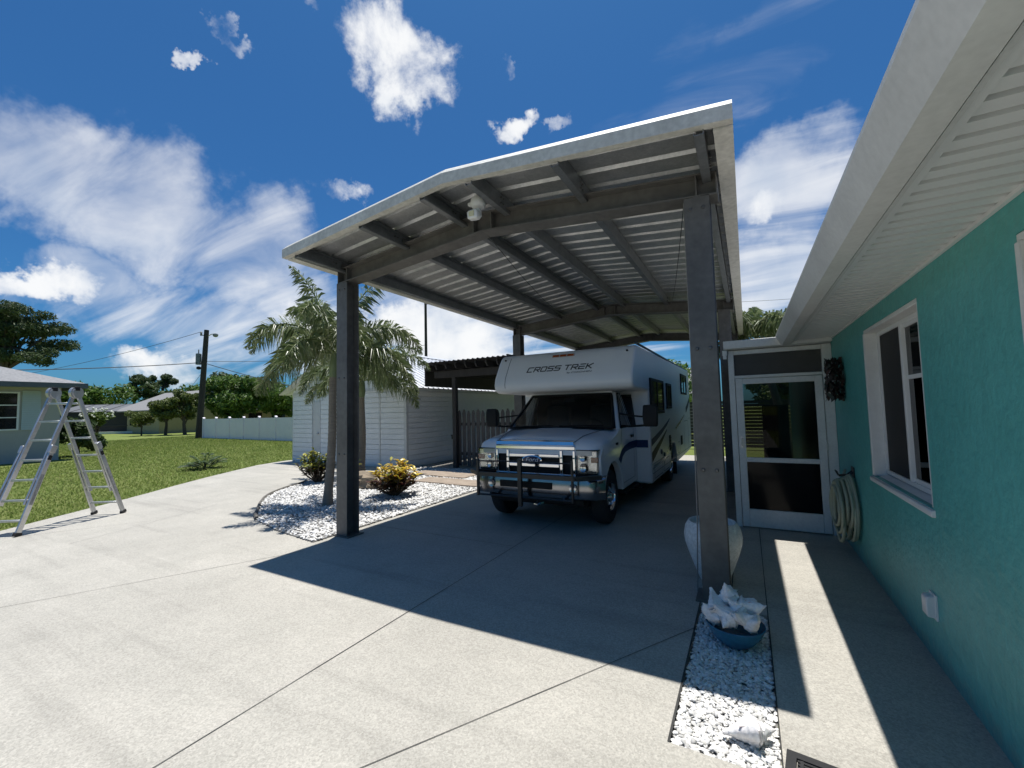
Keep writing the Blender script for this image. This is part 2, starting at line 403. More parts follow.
o = obj('grass', blades(), leafmat('grass_blades', ((.12,.18,.034),(.175,.24,.05),(.23,.28,.075),(.32,.32,.13)), rough=.7, trans=.4, spec=.2))
tag(o, 'short green lawn grass growing beside the curved driveway edge', 'grass', kind='stuff')

# ------------------------------------------------------------------ carport
CX, HW, YF, YB = -2.54, 2.54, 3.27, 14.4
def rz(x): return 3.79+.25*(1-abs(x-CX)/HW)
cp = thing('carport', (CX,9,0), 'tall open steel carport with low gabled ribbed roof over the motorhome', 'carport')
# ribbed sheet: profile along Y, swept over the two slopes
def sheet():
    prof = []; y = YF+.03; pitch = .29
    while y < YB-.05:
        for dy, dz in ((0,0),(.205,0),(.225,.030),(.262,.030),(.282,0)):
            prof.append((min(y+dy,YB-.03), dz))
        y += pitch
    mb = MB()
    for s in (-1,1):
        rows = []
        for t in (0,1):
            x = CX+s*(HW-.06)*t
            rows.append([(x, yy, rz(x)-.005+dz) for yy, dz in prof])
        mb.loft(rows if s > 0 else rows[::-1], caps=False, closed=False)
        rows2 = [[(x,y,z+.006) for x,y,z in r] for r in rows]
        mb.loft(rows2[::-1] if s > 0 else rows2, caps=False, closed=False)
    return mb
obj('roof_sheet', sheet(), galv, cp)
# fascia trims: face, return lip and rolled top
def gable_trim(y0, y1, out):
    mb = MB(); h = .185
    for s in (-1,1):
        xs = (CX, CX+s*(HW+.015))
        def ring(x, m):
            z = rz(x)+.045
            return [(x,y0,z-h),(x,y0,z-.075),(x,y0+out*.075,z),(x,y1,z+.002),(x,y1,z-.03),(x,y0+out*.045,z-.035),(x,y0+out*.045,z-h+.012),(x,y0+out*.07,z-h)]
        mb.loft([ring(xs[0],s),ring(xs[1],s)])
    return mb
obj('gable_trim', gable_trim(YF, YF+.30, 1), roof_trim, cp, smooth=True, sharp=30)
obj('gable_trim', gable_trim(YB, YB-.25, -1), roof_trim, cp, smooth=True, sharp=30)
for s in (-1,1):
    e = CX+s*HW; ez = rz(e)+.045; w = .115
    prof = [(e+s*.014,ez-.19),(e+s*.014,ez-.012),(e-s*.01,ez),(e-s*w,ez+.008),(e-s*w,ez-.03),(e-s*.02,ez-.035),(e-s*.02,ez-.165),(e-s*w,ez-.165),(e-s*w,ez-.19)]
    obj('eave_trim', MB().prism(prof,'y',YF+.082,YB-.082), roof_trim, cp)
frames = (4.0, 9.15, 13.5)
px = (-4.87, -.30)
bolt_m = mat('bolt', (.16,.155,.15), (.12,.115,.11), rough=.4, metal=.6)
for Y in frames:
    for x in px:
        s = 1 if x > CX else -1
        m = MB(); d = .21; f = .014; ztop = rz(x)-.33
        m.box(x-.105,x+.105,Y,Y+f,0,ztop); m.box(x-.105,x+.105,Y+d-f,Y+d,0,ztop); m.box(x-.007,x+.007,Y+f,Y+d-f,0,ztop)
        p = obj('post', m, steel, cp, bevel=.003, seg=1)
        m = MB().box(x-.16,x+.16,Y-.03,Y+d+.03,.0005,.016)
        obj('base_plate', m, steel, p)
        m = MB()
        for z in (1.10,2.14,3.38):
            for dx in (-.052,.052): m.lathe([(.016,0),(.016,-.006),(.010,-.012)],(x+dx,Y,z),8,'y')
        if Y < 5: obj('bolt', m, bolt_m, p)
    # tapered I rafter following the gable
    mb = MB(); y0, y1 = Y, Y+.21
    for s in (-1,1):
        x0, x1 = CX, CX+s*(HW-.13)
        def T(x): return rz(x)-.125
        def B(x): return T(x)-.205-.02*(1-abs(x-CX)/HW)
        for za, zb, ya, yb in ((0,-.014,y0,y1),):
            mb.loft([[(x,ya,T(x)),(x,yb,T(x)),(x,yb,T(x)+zb),(x,ya,T(x)+zb)] for x in (x0,x1)])
            mb.loft([[(x,ya,B(x)),(x,yb,B(x)),(x,yb,B(x)-zb),(x,ya,B(x)-zb)] for x in (x0,x1)])
        mb.loft([[(x,Y+.09,T(x)-.014),(x,Y+.10,T(x)-.014),(x,Y+.10,B(x)+.014),(x,Y+.09,B(x)+.014)] for x in (x0,x1)])
        for q in (.93,.05):
            x = CX+s*(HW-.13)*q; mb.box(x-.006,x+.006,Y+.003,Y+.088,B(x)+.012,T(x)-.012)
        x = CX+s*(HW-.135); mb.box(x-.006,x+.006,Y-.002,Y+.212,B(x)-.002,T(x)+.001)
    obj('rafter_beam', mb, steel, cp)
# purlins: C channels running the length, with cleats
for x in (CX-2.36, CX-1.22, CX-.32, CX+.32, CX+1.22, CX+2.36):
    s = 1 if x > CX else -1
    zt = rz(x)-.012; zb = zt-.165; w = .065
    m = MB(); m.box(x-.003,x+.003,YF+.05,YB-.05,zb,zt)
    xa, xb = (x+.003, x+w) if s < 0 else (x-w, x-.003)
    m.box(xa,xb,YF+.05,YB-.05,zb,zb+.005); m.box(xa,xb,YF+.05,YB-.05,zt-.012,zt-.007)
    xl = xb if s < 0 else xa
    m.box(xl-.003,xl+.003,YF+.05,YB-.05,zb+.005,zb+.025)
    o = obj('purlin', m, galvp, cp)
    m = MB()
    for Y in frames: m.box(x-s*.012-.004,x-s*.012+.004,Y+.02,Y+.17,zb+.02,zt-.03); 
    for Y in frames:
        for k in (0,1):
            for j in (0,1): m.lathe([(.009,-.02),(.009,.02)],(x,Y-.12+.05*k,zb+.05+.06*j),6,'x')
    obj('cleat', m, bolt_m, o)
# brace rods below the purlins
m = MB()
for a, b in (((CX+.02,4.12,3.66),(CX-.9,9.1,3.66)),((-.42,4.15,3.5),(CX+1.3,9.1,3.74))):
    a = Vector(a); b = Vector(b); m.tube([a.lerp(b,t)+Vector((0,0,-.12*math.sin(math.pi*t))) for t in (0,.25,.5,.75,1)],.005,5)
obj('brace_cable', m, black_metal, cp)
# thin cable coming down the front right post
m = MB().tube([(-.415,4.10,3.5),(-.416,4.10,1.8),(-.43,4.12,.7),(-.46,4.14,.02)],.006,6)
obj('earth_cable', m, mat('pale_cable',(.30,.29,.27),(.24,.23,.21)), cp, smooth=True)

# security light under the front gable
sl = thing('security_light', (-2.40,3.72,3.78), 'white security floodlight with round motion sensor under the carport gable', 'floodlight')
wp = mat('white_plastic', (.74,.74,.72), (.70,.70,.68), rough=.35)
lens_m = mat('lamp_lens', (.70,.66,.42), (.62,.58,.36), rough=.15)
obj('housing', MB().lathe([(.02,.12),(.07,.115),(.08,.095),(.08,.045),(.066,.02),(.03,.008)],(-2.40,3.72,3.79),20), wp, sl, smooth=True)
obj('bracket', MB().tube([(-2.40,3.72,3.80),(-2.385,3.72,3.75),(-2.37,3.70,3.70)],.022,8).box(-2.52,-2.40,3.70,3.74,3.85,3.88).box(-2.42,-2.38,3.70,3.74,3.905,3.99), wp, sl, smooth=True)
h = obj('lamp_head', MB().prism([(-2.47,3.660),(-2.365,3.65),(-2.345,3.67),(-2.35,3.735),(-2.37,3.752),(-2.462,3.75),(-2.478,3.725)],'y',3.61,3.69), wp, sl, bevel=.012)
obj('lens', MB().prism([(-2.445,3.68),(-2.385,3.675),(-2.385,3.73),(-2.445,3.73)],'y',3.602,3.611), lens_m, h)

# ------------------------------------------------------------------ teal house
WX = .97
hs = thing('teal_house', (5,2,0), 'single storey teal stucco house with white gutter and soffit', 'house')
wm = MB(); ops = [(1.02,2.425,.985,2.30),(3.56,4.97,.985,2.30)]
ys = [-5.]+[v for o in ops for v in o[:2]]+[13.]
for i in range(len(ys)-1):
    if i % 2 == 0: wm.box(WX,WX+.2,ys[i],ys[i+1],-.1,2.47)
    else:
        wm.box(WX,WX+.2,ys[i],ys[i+1],-.1,.985); wm.box(WX,WX+.2,ys[i],ys[i+1],2.30,2.47)
wm.box(WX+.2,9.5,12.8,13,-.1,2.47).box(WX+.2,9.5,-5,-4.8,-.1,2.47).box(9.3,9.5,-4.8,12.8,-.1,2.47)
obj('wall', wm, teal, hs)
paint_w = mat('white_masonry', (.74,.74,.72), (.66,.66,.64), rough=.6, scale=8, bump=.003, bscale=30)
room_m = mat('dim_room', (.10,.10,.10), (.07,.07,.07), rough=.9)
for (y0,y1,z0,z1) in ops:
    t = .035; m = MB()
    m.box(WX-.006,WX+.13,y1-t,y1+.004,z0,z1-t).box(WX+.004,WX+.13,y0+.001,y0+t,z0,z1-t).box(WX+.002,WX+.13,y0+.001,y1+.004,z1-t,z1-.001)
    w = obj('window', m, paint_w, hs, bevel=.004, seg=1)
    sill = MB().prism([(WX-.022,z0-.05),(WX-.022,z0-.012),(WX+.13,z0+.022),(WX+.13,z0-.055)],'y',y0-.03,y1+.005 if y1 < 3 else y1+.03)
    obj('sill', sill, paint_w, w, bevel=.006, seg=1)
    a0, a1, b0, b1 = y0+t+.001, y1-t-.001, z0+.024, z1-t-.001; f = .035; xf = WX+.085; ym = (a0+a1)/2
    m = MB().box(xf,xf+.05,a0,a0+f,b0,b1).box(xf,xf+.05,a1-f,a1,b0,b1).box(xf,xf+.05,a0+f,a1-f,b0,b0+f).box(xf,xf+.05,a0+f,a1-f,b1-f,b1)
    m.box(xf-.006,xf+.035,ym-.022,ym+.022,b0+f,b1-f)
    obj('frame', m, vinyl, w, bevel=.003, seg=1)
    m = MB()   # near sash with its own rails
    m.box(xf+.012,xf+.034,a0+f,a0+f+.03,b0+f,b1-f).box(xf+.012,xf+.034,a0+f+.03,ym-.022,b0+f,b0+f+.03).box(xf+.012,xf+.034,a0+f+.03,ym-.022,b1-f-.03,b1-f)
    m.box(xf+.014,xf+.032,a0+f+.03,ym-.022,b0+.80,b0+.83)
    obj('sash', m, vinyl, w)
    obj('screen_pane', MB().box(xf+.014,xf+.018,ym+.022,a1-f,b0+f,b1-f), screen, w)
    obj('glass_pane', MB().box(xf+.022,xf+.026,a0+f+.03,ym-.022,b0+f+.03,b1-f-.03), glass_deep, w)
    m = MB()
    for k in range(22):
        z = b0+.06+k*(b1-b0-.1)/22; m.obox((xf+.10,(a0+ym)/2,z),(0,1,0),(.045,.003,ym-a0-.05))
    obj('blind', m, mat('blind_slats',(.20,.20,.19),(.17,.17,.16),rough=.6), w)
    obj('room_shade_sheet', MB().box(xf+.35,xf+.36,y0-.2,y1+.2,z0-.2,z1+.1), room_m, w)  # sheet behind the window; the room's dimness is put into its dark colour
# soffit of ribbed vinyl, fascia, gutter
sm = MB(); y = -5.
while y < 6.5:
    for q0, q1, dz in ((0,.068,0),(.068,.1,.03),(.1,.1,0)):
        ya, yb = y+q0, min(y+q1,6.5)
        if yb > ya: sm.box(.575,WX-.002,ya,yb,2.455+dz,2.505)
    y += .1
obj('soffit', sm, vinyl, hs)
obj('soffit_trim', MB().box(WX-.022,WX-.003,-5,6.5,2.437,2.4545).box(.548,.590,-5,6.5,2.437,2.4548), vinyl, hs)
obj('fascia', MB().box(.53,.547,-5,6.5,2.41,2.62), white_trim, hs)
gut = [(.372,2.535),(.372,2.515),(.392,2.470),(.430,2.392),(.515,2.392),(.515,2.535),(.511,2.535),(.511,2.396),(.434,2.396),(.396,2.474),(.378,2.515),(.378,2.530),(.384,2.530),(.384,2.535)]
g = obj('gutter', MB().prism(gut,'y',-5,6.46), white_trim, hs)
obj('end_cap', MB().prism([(.372,2.535),(.372,2.515),(.392,2.470),(.430,2.392),(.515,2.392),(.515,2.535)],'y',6.461,6.466), white_trim, g)
obj('gutter_seam', MB().prism([(.370,2.537),(.370,2.515),(.390,2.468),(.428,2.390),(.515,2.390),(.515,2.391),(.429,2.391),(.391,2.469),(.371,2.515),(.371,2.537)],'y',-.02,.03), white_trim, g)
shingle = mat('grey_shingle', (.26,.255,.25), (.17,.17,.17), rough=.9, scale=14, bump=.01, bscale=30)
obj('roof', MB().prism([(.50,2.56),(.50,2.60),(5.2,4.1),(9.9,2.60),(9.9,2.56),(5.2,4.05)],'y',-5.3,13.3), shingle, hs)
# wreath: a dark driftwood fish-like cluster hung on the wall
random.seed(11)
wr = thing('wall_wreath', (WX-.02,6.0,1.66), 'small dark leafy ornament hung on teal wall beside the screen door', 'wall ornament')
m = MB()
for i in range(420):
    t = random.random(); zc = 1.68+.46*t; wdt = .14*math.sin(math.pi*min(1,.12+t*.85))+.01
    c = Vector((WX-.012-random.random()*.15, 6.0+random.uniform(-1,1)*wdt, zc)); d = Vector((random.uniform(-.3,.0),random.uniform(-1,1),random.uniform(-1,1))).normalized()*random.uniform(.025,.06)
    a = d.cross(Vector((random.uniform(.3,1),random.uniform(-.8,.8),0))).normalized()*random.uniform(.014,.026)
    m.quad(c-d, c+a, c+d, c-a)
obj('leaves', m, leafmat('wreath_leaves', ((.02,.025,.022),(.05,.03,.03),(.04,.06,.05),(.09,.045,.04)), rough=.6, trans=0), wr)
obj('stem', MB().tube([(WX-.012,6.0,1.66),(WX-.02,6.02,1.9),(WX-.014,5.99,2.16)],.009,6), bark, wr)
# garden hose on its hanger
hz_ = thing('garden_hose', (WX-.07,5.85,.2), 'coiled pale green garden hose hung on the teal wall', 'hose')
hose_m = mat('hose_vinyl', (.36,.39,.29), (.29,.32,.23), rough=.45, scale=7)
m = MB(); random.seed(5)
pts = []
for k in range(12):
    wd = .20+.07*random.random(); top = .86-.012*k+random.uniform(-.01,.01); bot = .16+.05*(k % 4)+random.uniform(-.03,.05); xo = WX-.03-.026*(k % 6)-random.random()*.016
    cy = 5.82+.012*(k-4)
    for i in range(24):
        t = 2*math.pi*i/24; s_, c_ = math.sin(t), math.cos(t)
        z = (top+bot)/2+(top-bot)/2*c_; ww = wd*(1-.38*max(0,c_)**1.5)
        pts.append((xo-.02*s_*.5, cy+ww*s_, z))
m.tube(pts,.016,8)
obj('coil', m, hose_m, hz_, smooth=True)
m = MB().tube([(WX-.02,5.90,.16),(WX-.05,5.95,.5),(WX-.06,5.99,.84),(WX-.05,5.97,.9)],.0135,8)
obj('loose_end', m, hose_m, hz_, smooth=True)
m = MB().tube([(WX-.004,5.80,.90),(WX-.05,5.80,.86),(WX-.13,5.80,.85),(WX-.15,5.80,.90)],.008,6).tube([(WX-.004,5.88,.90),(WX-.05,5.88,.86),(WX-.13,5.88,.85),(WX-.15,5.88,.90)],.008,6).box(WX-.006,WX-.001,5.76,5.92,.84,.95)
m.tube([(WX-.15,5.79,.90),(WX-.15,5.89,.90)],.008,6)
obj('hanger', m, black_metal, hz_)
# weatherproof outlet cover
oc = thing('outlet_box', (WX,3.67,.28), 'white weatherproof outlet cover low on the teal wall', 'outlet')
obj('cover', MB().prism([(WX-.001,.295),(WX-.045,.30),(WX-.052,.31),(WX-.052,.41),(WX-.042,.425),(WX-.001,.43)],'y',3.63,3.715), wp, oc, bevel=.006)
obj('back_plate', MB().box(WX-.010,WX-.0005,3.62,3.725,.285,.44), wp, oc)

# ------------------------------------------------------------------ screened entry
se = thing('screened_entry', (.4,6.62,0), 'white framed screen entry with a dark glazed door between carport and teal house', 'entry')
Y0 = 6.62
m = MB().box(-.20,-.128,Y0,Y0+.075,0,2.395).box(.862,.968,Y0,Y0+.075,0,2.395).box(-.128,.862,Y0+.002,Y0+.073,2.335,2.393)
m.box(-.128,.862,Y0+.003,Y0+.07,2.005,2.045)
obj('frame', m, white_trim, se, bevel=.004, seg=1)
m = MB().prism([(Y0-.14,2.515),(Y0-.14,2.50),(Y0-.115,2.41),(Y0+.09,2.398),(Y0+.09,2.52)],'x',-.245,.966)
hd = obj('header_gutter', m, white_trim, se, bevel=.004, seg=1)
obj('downspout', MB().box(-.262,-.205,Y0-.07,Y0-.015,2.33,2.397).box(-.255,-.212,Y0-.064,Y0-.021,2.28,2.33), white_trim, hd)
obj('transom_screen', MB().box(-.127,.861,Y0+.03,Y0+.036,2.046,2.334), mat('transom_mesh',(.045,.042,.038),(.055,.052,.047),rough=.6), se)
dr = obj('door', MB().box(-.122,-.035,Y0-.012,Y0+.03,.015,2.0).box(.772,.857,Y0-.012,Y0+.03,.015,2.0).box(-.035,.772,Y0-.010,Y0+.028,1.925,1.999).box(-.035,.772,Y0-.010,Y0+.028,.015,.25).box(-.035,.772,Y0-.011,Y0+.029,.875,.935), white_trim, se, bevel=.004, seg=1)
obj('upper_glass', MB().box(-.034,.771,Y0+.008,Y0+.012,.936,1.924), glassmat('door_glass',(.42,.42,.40),1.22), dr)
obj('lower_panel', MB().box(-.034,.771,Y0+.006,Y0+.012,.251,.874), door_dark, dr)
obj('handle', MB().box(-.100,-.062,Y0-.02,Y0-.0125,1.06,1.22).tube([(-.08,Y0-.02,1.19),(-.08,Y0-.055,1.18),(-.08,Y0-.055,1.10),(-.08,Y0-.02,1.09)],.008,6), alu, dr)
m = MB()
for z in (.35,1.05,1.8): m.box(.848,.864,Y0-.02,Y0-.0125,z,z+.09)
obj('hinge', m, alu, dr)
obj('roof', MB().box(-.23,.966,Y0+.092,11.2,2.44,2.52), white_trim, se)
sp = obj('side_screen', MB().box(-.185,-.180,Y0+.076,11.2,0,2.43), mat('side_mesh',(.010,.010,.010),(.014,.014,.014),rough=.6), se)
obj('screen_post', MB().box(-.2,-.15,11.1,11.2,0,2.43).box(-.2,-.187,8.8,8.85,0,2.43), white_trim, se)
cb = thing('storage_cabinet', (.52,10.6,0), 'tall dark cabinet standing inside the screened entry', 'cabinet')
dk = mat('dark_cabinet', (.015,.016,.018), (.022,.023,.025), rough=.7, spec=.15)
obj('carcass', MB().box(.28,.75,10.5,10.9,0.04,1.62), dk, cb, bevel=.008)
d = obj('door', MB().box(.285,.513,10.478,10.499,.06,1.60).box(.518,.745,10.478,10.499,.06,1.60), dk, cb, bevel=.004)
obj('handle', MB().box(.495,.505,10.455,10.477,.75,.95).box(.525,.535,10.455,10.477,.75,.95), alu, d)

# ------------------------------------------------------------------ pots, shells, grate
un = thing('garden_urn', (-.335,4.60,0), 'tall white textured urn standing behind the front right carport post', 'urn')
urn_m = mat('urn_glaze', (.80,.80,.78), (.58,.58,.56), rough=.5, scale=28, bump=.008, bscale=34, fine=(70,.1))
UC = (-.345,4.50,0); uz = [(.10,0.003),(.125,.02),(.165,.12),(.215,.26),(.245,.36),(.252,.43),(.240,.50),(.212,.55),(.205,.558),(.194,.553),(.186,.52),(.188,.50)]
o = obj('body', MB().lathe([(r,z) for r,z in uz],UC,36), urn_m, un, smooth=True)
obj('soil', MB().lathe([(.186,.47),(.187,.492),(.02,.499)],UC,24), mat('potting_soil',(.03,.022,.016),(.05,.04,.03),rough=1,scale=40,bump=.02,bscale=50), un)
bw = thing('planter_bowl', (-.155,3.42,-.03), 'glossy blue ceramic bowl filled with seashells at the foot of the post', 'bowl')
bm_ = mat('blue_glaze', (.030,.165,.28), (.022,.12,.215), rough=.16, scale=5, fine=(30,.12))
BC = (-.15,3.43,0)
obj('bowl', MB().lathe([(.07,-.028),(.085,-.018),(.125,.02),(.165,.068),(.186,.118),(.190,.128),(.184,.131),(.176,.12),(.16,.085),(.10,.06),(.02,.055)],BC,36), bm_, bw, smooth=True)
shell_m = mat('bleached_shell', (.88,.87,.86), (.74,.68,.65), rough=.55, scale=9, bump=.006, bscale=40, fine=(70,.1))
def conch(c, L, rz_, ry, name_label, seed, spikes=6):
    """spindle shell: spire, knobbed shoulder, tapering canal and flared lip"""
    random.seed(seed)
    t = thing('seashell', c, name_label, 'seashell', None)
    mb = MB(); n = 30; env = [(0,.012),(.10,.07),(.22,.15),(.32,.235),(.40,.275),(.50,.25),(.65,.17),(.82,.085),(1.,.035)]
    M = Matrix.Rotation(rz_,3,'Z') @ Matrix.Rotation(ry,3,'Y'); rings = []
    def E(u):
        for (a0,r0),(a1,r1) in zip(env,env[1:]):
            if u <= a1: return r0+(r1-r0)*(u-a0)/(a1-a0)
        return env[-1][1]
    for i in range(45):
        u = i/44; ring = []
        for j in range(n):
            a = 2*math.pi*j/n; h = (u*7.5+a/(2*math.pi)) % 1. if u < .42 else 1.
            q = E(u)*(.80+.26*h if u < .42 else 1.03)
            if .30 < u < .46: q *= 1+.38*max(0,math.cos(a*spikes+3*u))**5*(1-abs(u-.38)/.08)*(1 if spikes > 4 else .25)
            q *= 1+.035*math.sin(u*60)+.03*math.sin(9*a)
            if .34 < u < .9: q *= 1+.8*max(0,math.cos(a-.6))**8
            ring.append(Vector(c)+M @ Vector(((u-.45)*L, q*math.cos(a)*L*.95, q*math.sin(a)*L*.95)))
        rings.append(ring)
    mb.loft(rings); obj('shell_body', mb, shell_m, t, smooth=True, sharp=38)
    mb = MB(); ring1 = []; ring2 = []
    for j in range(12):
        a = 2*math.pi*j/12; p = Vector(((.08+.20*math.cos(a))*L, (.27+.05*math.sin(a)*1.3)*L*.95*math.cos(.9), (.27+.05*math.sin(a))*L*.95*math.sin(.9)))
        ring1.append(Vector(c)+M @ p); ring2.append(Vector(c)+M @ (p*.75))
    mb.loft([ring1,ring2]); obj('aperture', mb, mat('shell_inside',(.66,.46,.42),(.72,.60,.56),rough=.3), t, smooth=True)
    return t
shell_list = [((-.27,3.40,.16),.20,1.9,.2,'plump bleached seashell overhanging the left rim of the blue bowl'),((-.11,3.53,.20),.22,4.4,-.4,'ridged white seashell at the back of the heap against the post'),((-.10,3.35,.20),.16,2.9,.5,'small cream seashell resting on the front shells in the blue bowl'),
 ((-.25,3.46,.19),.24,2.2,-.9,'knobbly white seashell at the left of the shell heap in the blue bowl'),
 ((-.18,3.50,.27),.22,.7,1.25,'spiky white seashell standing highest on the heap in the blue bowl'),
 ((-.06,3.47,.22),.20,3.9,-.5,'rounded pale seashell at the back right of the shell heap in the blue bowl'),
 ((-.18,3.36,.18),.21,1.2,-.3,'broad white seashell lying at the front of the heap in the blue bowl'),
 ((-.05,3.35,.17),.17,5.2,-.6,'pinkish ridged seashell on the right rim of the blue bowl'),
 ((-.12,3.43,.22),.20,.2,.8,'small bleached seashell wedged in the middle of the shell heap')]
for i, (c, L_, a, b, l) in enumerate(shell_list):
    t = conch(c, L_*1.1, a, b, l, 20+i, 6+i % 3); t['group'] = 'seashells piled in the blue bowl'
conch((-.06,2.49,.035), .25, 3.5, .12, 'large smooth white seashell lying alone on the gravel strip', 40, 4)
gt = thing('floor_grate', (.27,2.25,0), 'black metal grate mat on the walkway at the bottom edge', 'grate')
M2 = Matrix.Rotation(R(-7),3,'Z')
def gp(x, y, z): 
    v = M2 @ Vector((x,y,0)); return (.085+v.x, 2.47+v.y, z)
def gbox(m, x0, x1, y0, y1, z0, z1):
    return m.add([gp(x,y,z) for z in (z0,z1) for x,y in ((x0,y0),(x1,y0),(x1,y1),(x0,y1))], [(0,3,2,1),(4,5,6,7),(0,1,5,4),(1,2,6,5),(2,3,7,6),(3,0,4,7)])
m = MB(); gbox(m,0,.42,-.04,0,.002,.016); gbox(m,0,.42,-.66,-.62,.002,.016); gbox(m,0,.04,-.62,-.04,.002,.016); gbox(m,.38,.42,-.62,-.04,.002,.016)
mat_m = mat('rubber_mat', (.012,.012,.013), (.018,.018,.019), rough=.75)
obj('rim', m, mat_m, gt)
m = MB()
for k in range(27): gbox(m,.044,.376,-.612+k*.0215,-.612+k*.0215+.012,.003,.010)
for k in range(5): gbox(m,.055+k*.072,.068+k*.072,-.618,-.042,.002,.013)
obj('bars', m, mat_m, gt)

# ------------------------------------------------------------------ motorhome
RX, RH, RS = -2.66, 1.20, -1.46
rv = thing('motorhome', (RX,9.4,0), 'white cab-over motorhome with blue swooshes parked under the carport', 'motorhome')
def arc(cy, cz, r, a0, a1, n=12): return [(cy+r*math.cos(R(a0+(a1-a0)*i/n)), cz+r*math.sin(R(a0+(a1-a0)*i/n))) for i in range(n+1)]
prof = [(7.55,.34),(7.55,1.93),(6.66,1.93),(6.50,1.937),(6.425,1.965),(6.385,2.015),(6.375,2.085),(6.40,2.19),(6.565,2.46),(6.64,2.56),(6.70,2.605),(6.78,2.625),
        (13.25,2.66),(13.36,2.62),(13.40,2.55),(13.40,.44),(12.6,.40),(10.44,.36)]+arc(10.0,.40,.44,0,180)+[(9.55,.34)]
body = obj('coach_body', MB().prism(prof,'x',RX-RH,RX+RH), rv_white, rv, bevel=.05, seg=3)
# trims on the coach
m = MB().box(RS-.055,RS-.02,6.80,13.3,2.655,2.68).box(-3.86+.02,-3.86+.055,6.80,13.3,2.655,2.68)
obj('roof_rail', m, black_metal, body)
m = MB().box(RS-.012,RS+.008,7.57,13.38,.50,.512).box(RS-.012,RS+.006,7.57,9.5,.66,.668)
obj('skirt_trim', m, mat('grey_trim',(.30,.31,.32),(.26,.27,.28),rough=.4), body)
seam_m = mat('panel_seam', (.16,.165,.17), (.20,.205,.21), rough=.6)
m = MB()
for y0, y1, z0, z1 in ((7.75,8.55,.40,.62),(8.7,9.4,.40,.62),(10.7,11.0,.55,.80),(11.9,12.7,.50,1.25),(12.85,13.25,.5,1.3)):
    for a in (y0,y1): m.box(RS-.002,RS+.0015,a-.006,a+.006,z0,z1)
    for b in (z0,z1): m.box(RS-.002,RS+.0015,y0+.006,y1-.006,b-.006,b+.006)
obj('locker_seams', m, seam_m, body)
m = MB().prism([(6.381,2.02),(6.372,2.085),(6.397,2.19),(6.562,2.46),(6.637,2.56),(6.65,2.555),(6.575,2.46),(6.41,2.19),(6.385,2.085),(6.393,2.03)],'x',-3.645,-3.635)
obj('cap_seam', m, seam_m, body)
# side windows
for y0, y1, z0, z1, panes in ((7.58,8.88,1.52,2.15,2),(9.28,9.86,1.60,2.13,2),(11.55,12.60,1.95,2.47,2)):
    m = MB(); f = .05; x0, x1 = RS-.01, RS+.03
    m.box(x0,x1,y0,y0+f,z0,z1).box(x0,x1,y1-f,y1,z0,z1).box(x0,x1,y0+f,y1-f,z0,z0+f).box(x0,x1,y0+f,y1-f,z1-f,z1).box(x0,x1-.004,(y0+y1)/2-.02,(y0+y1)/2+.02,z0+f,z1-f)
    w = obj('window', m, black_plastic, rv, bevel=.006)
    obj('pane', MB().box(RS+.008,RS+.014,y0+f,y1-f,z0+f,z1-f), pane_dark, w)
for y0, y1, z0, z1 in ((9.45,9.62,.72,1.04),(11.2,11.42,.70,.92)):
    m = MB().box(RS-.01,RS+.014,y0,y1,z0,z1)
    for k in range(5): m.box(RS+.014,RS+.022,y0+.02,y1-.02,z0+.03+k*(z1-z0-.04)/5,z0+.05+k*(z1-z0-.04)/5)
    obj('vent', m, black_plastic, rv)
m = MB().lathe([(.045,0),(.045,.02),(.02,.03)],(RS,8.45,.80),12,'x').lathe([(.04,0),(.04,.02),(.02,.03)],(RS,8.75,.72),12,'x')
obj('inlet_cap', m, mat('grey_plastic',(.2,.2,.2),(.25,.25,.25),rough=.5), rv)
# blue swooshes on the side: bands tapering towards the rear
def band(pts_lo, pts_hi, x=RS+.003):
    m = MB(); m.loft([[(x,y,z) for y,z in pts_lo],[(x,y,z) for y,z in pts_hi]], caps=False, closed=False); return m
obj('blue_stripe', band([(7.57,.97),(8.0,1.03),(8.6,1.13),(9.2,1.25),(9.6,1.37)],[(7.57,1.09),(8.0,1.14),(8.6,1.22),(9.2,1.32),(9.62,1.40)]), navy, rv)
obj('dark_stripe', band([(7.57,.69),(8.0,.80),(8.6,.97),(9.2,1.16)],[(7.57,.86),(8.0,.95),(8.6,1.06),(9.2,1.185)]), dark_graphic, rv)
obj('blue_stripe', band([(10.4,1.10),(11.2,1.22),(12.1,1.40)],[(10.4,1.16),(11.2,1.29),(12.1,1.42)]), mat('mid_blue_graphic',(.06,.12,.25),(.05,.11,.23),rough=.25), rv)
obj('pale_stripe', band([(8.7,.52),(9.3,.75),(9.44,.82)],[(8.7,.56),(9.3,.80),(9.44,.86)]), pale_graphic, rv)
obj('pale_stripe', band([(7.6,.57),(8.6,.60),(9.3,.69)],[(7.6,.60),(8.6,.64),(9.3,.71)], RS+.004), pale_graphic, rv)
obj('dark_stripe', band([(12.4,1.45),(12.9,1.60),(13.34,1.78)],[(12.4,1.60),(12.9,1.75),(13.34,1.90)]), dark_graphic, rv)
# front wall of the coach beside the cab: pale panel with the stripe crossing it
def fquad(x0, x1, z0, z1, y=7.546): return MB().quad((x0,y,z0),(x1,y,z0),(x1,y,z1),(x0,y,z1))
obj('blue_stripe', fquad(-1.73,-1.512,.95,1.08), navy, rv)
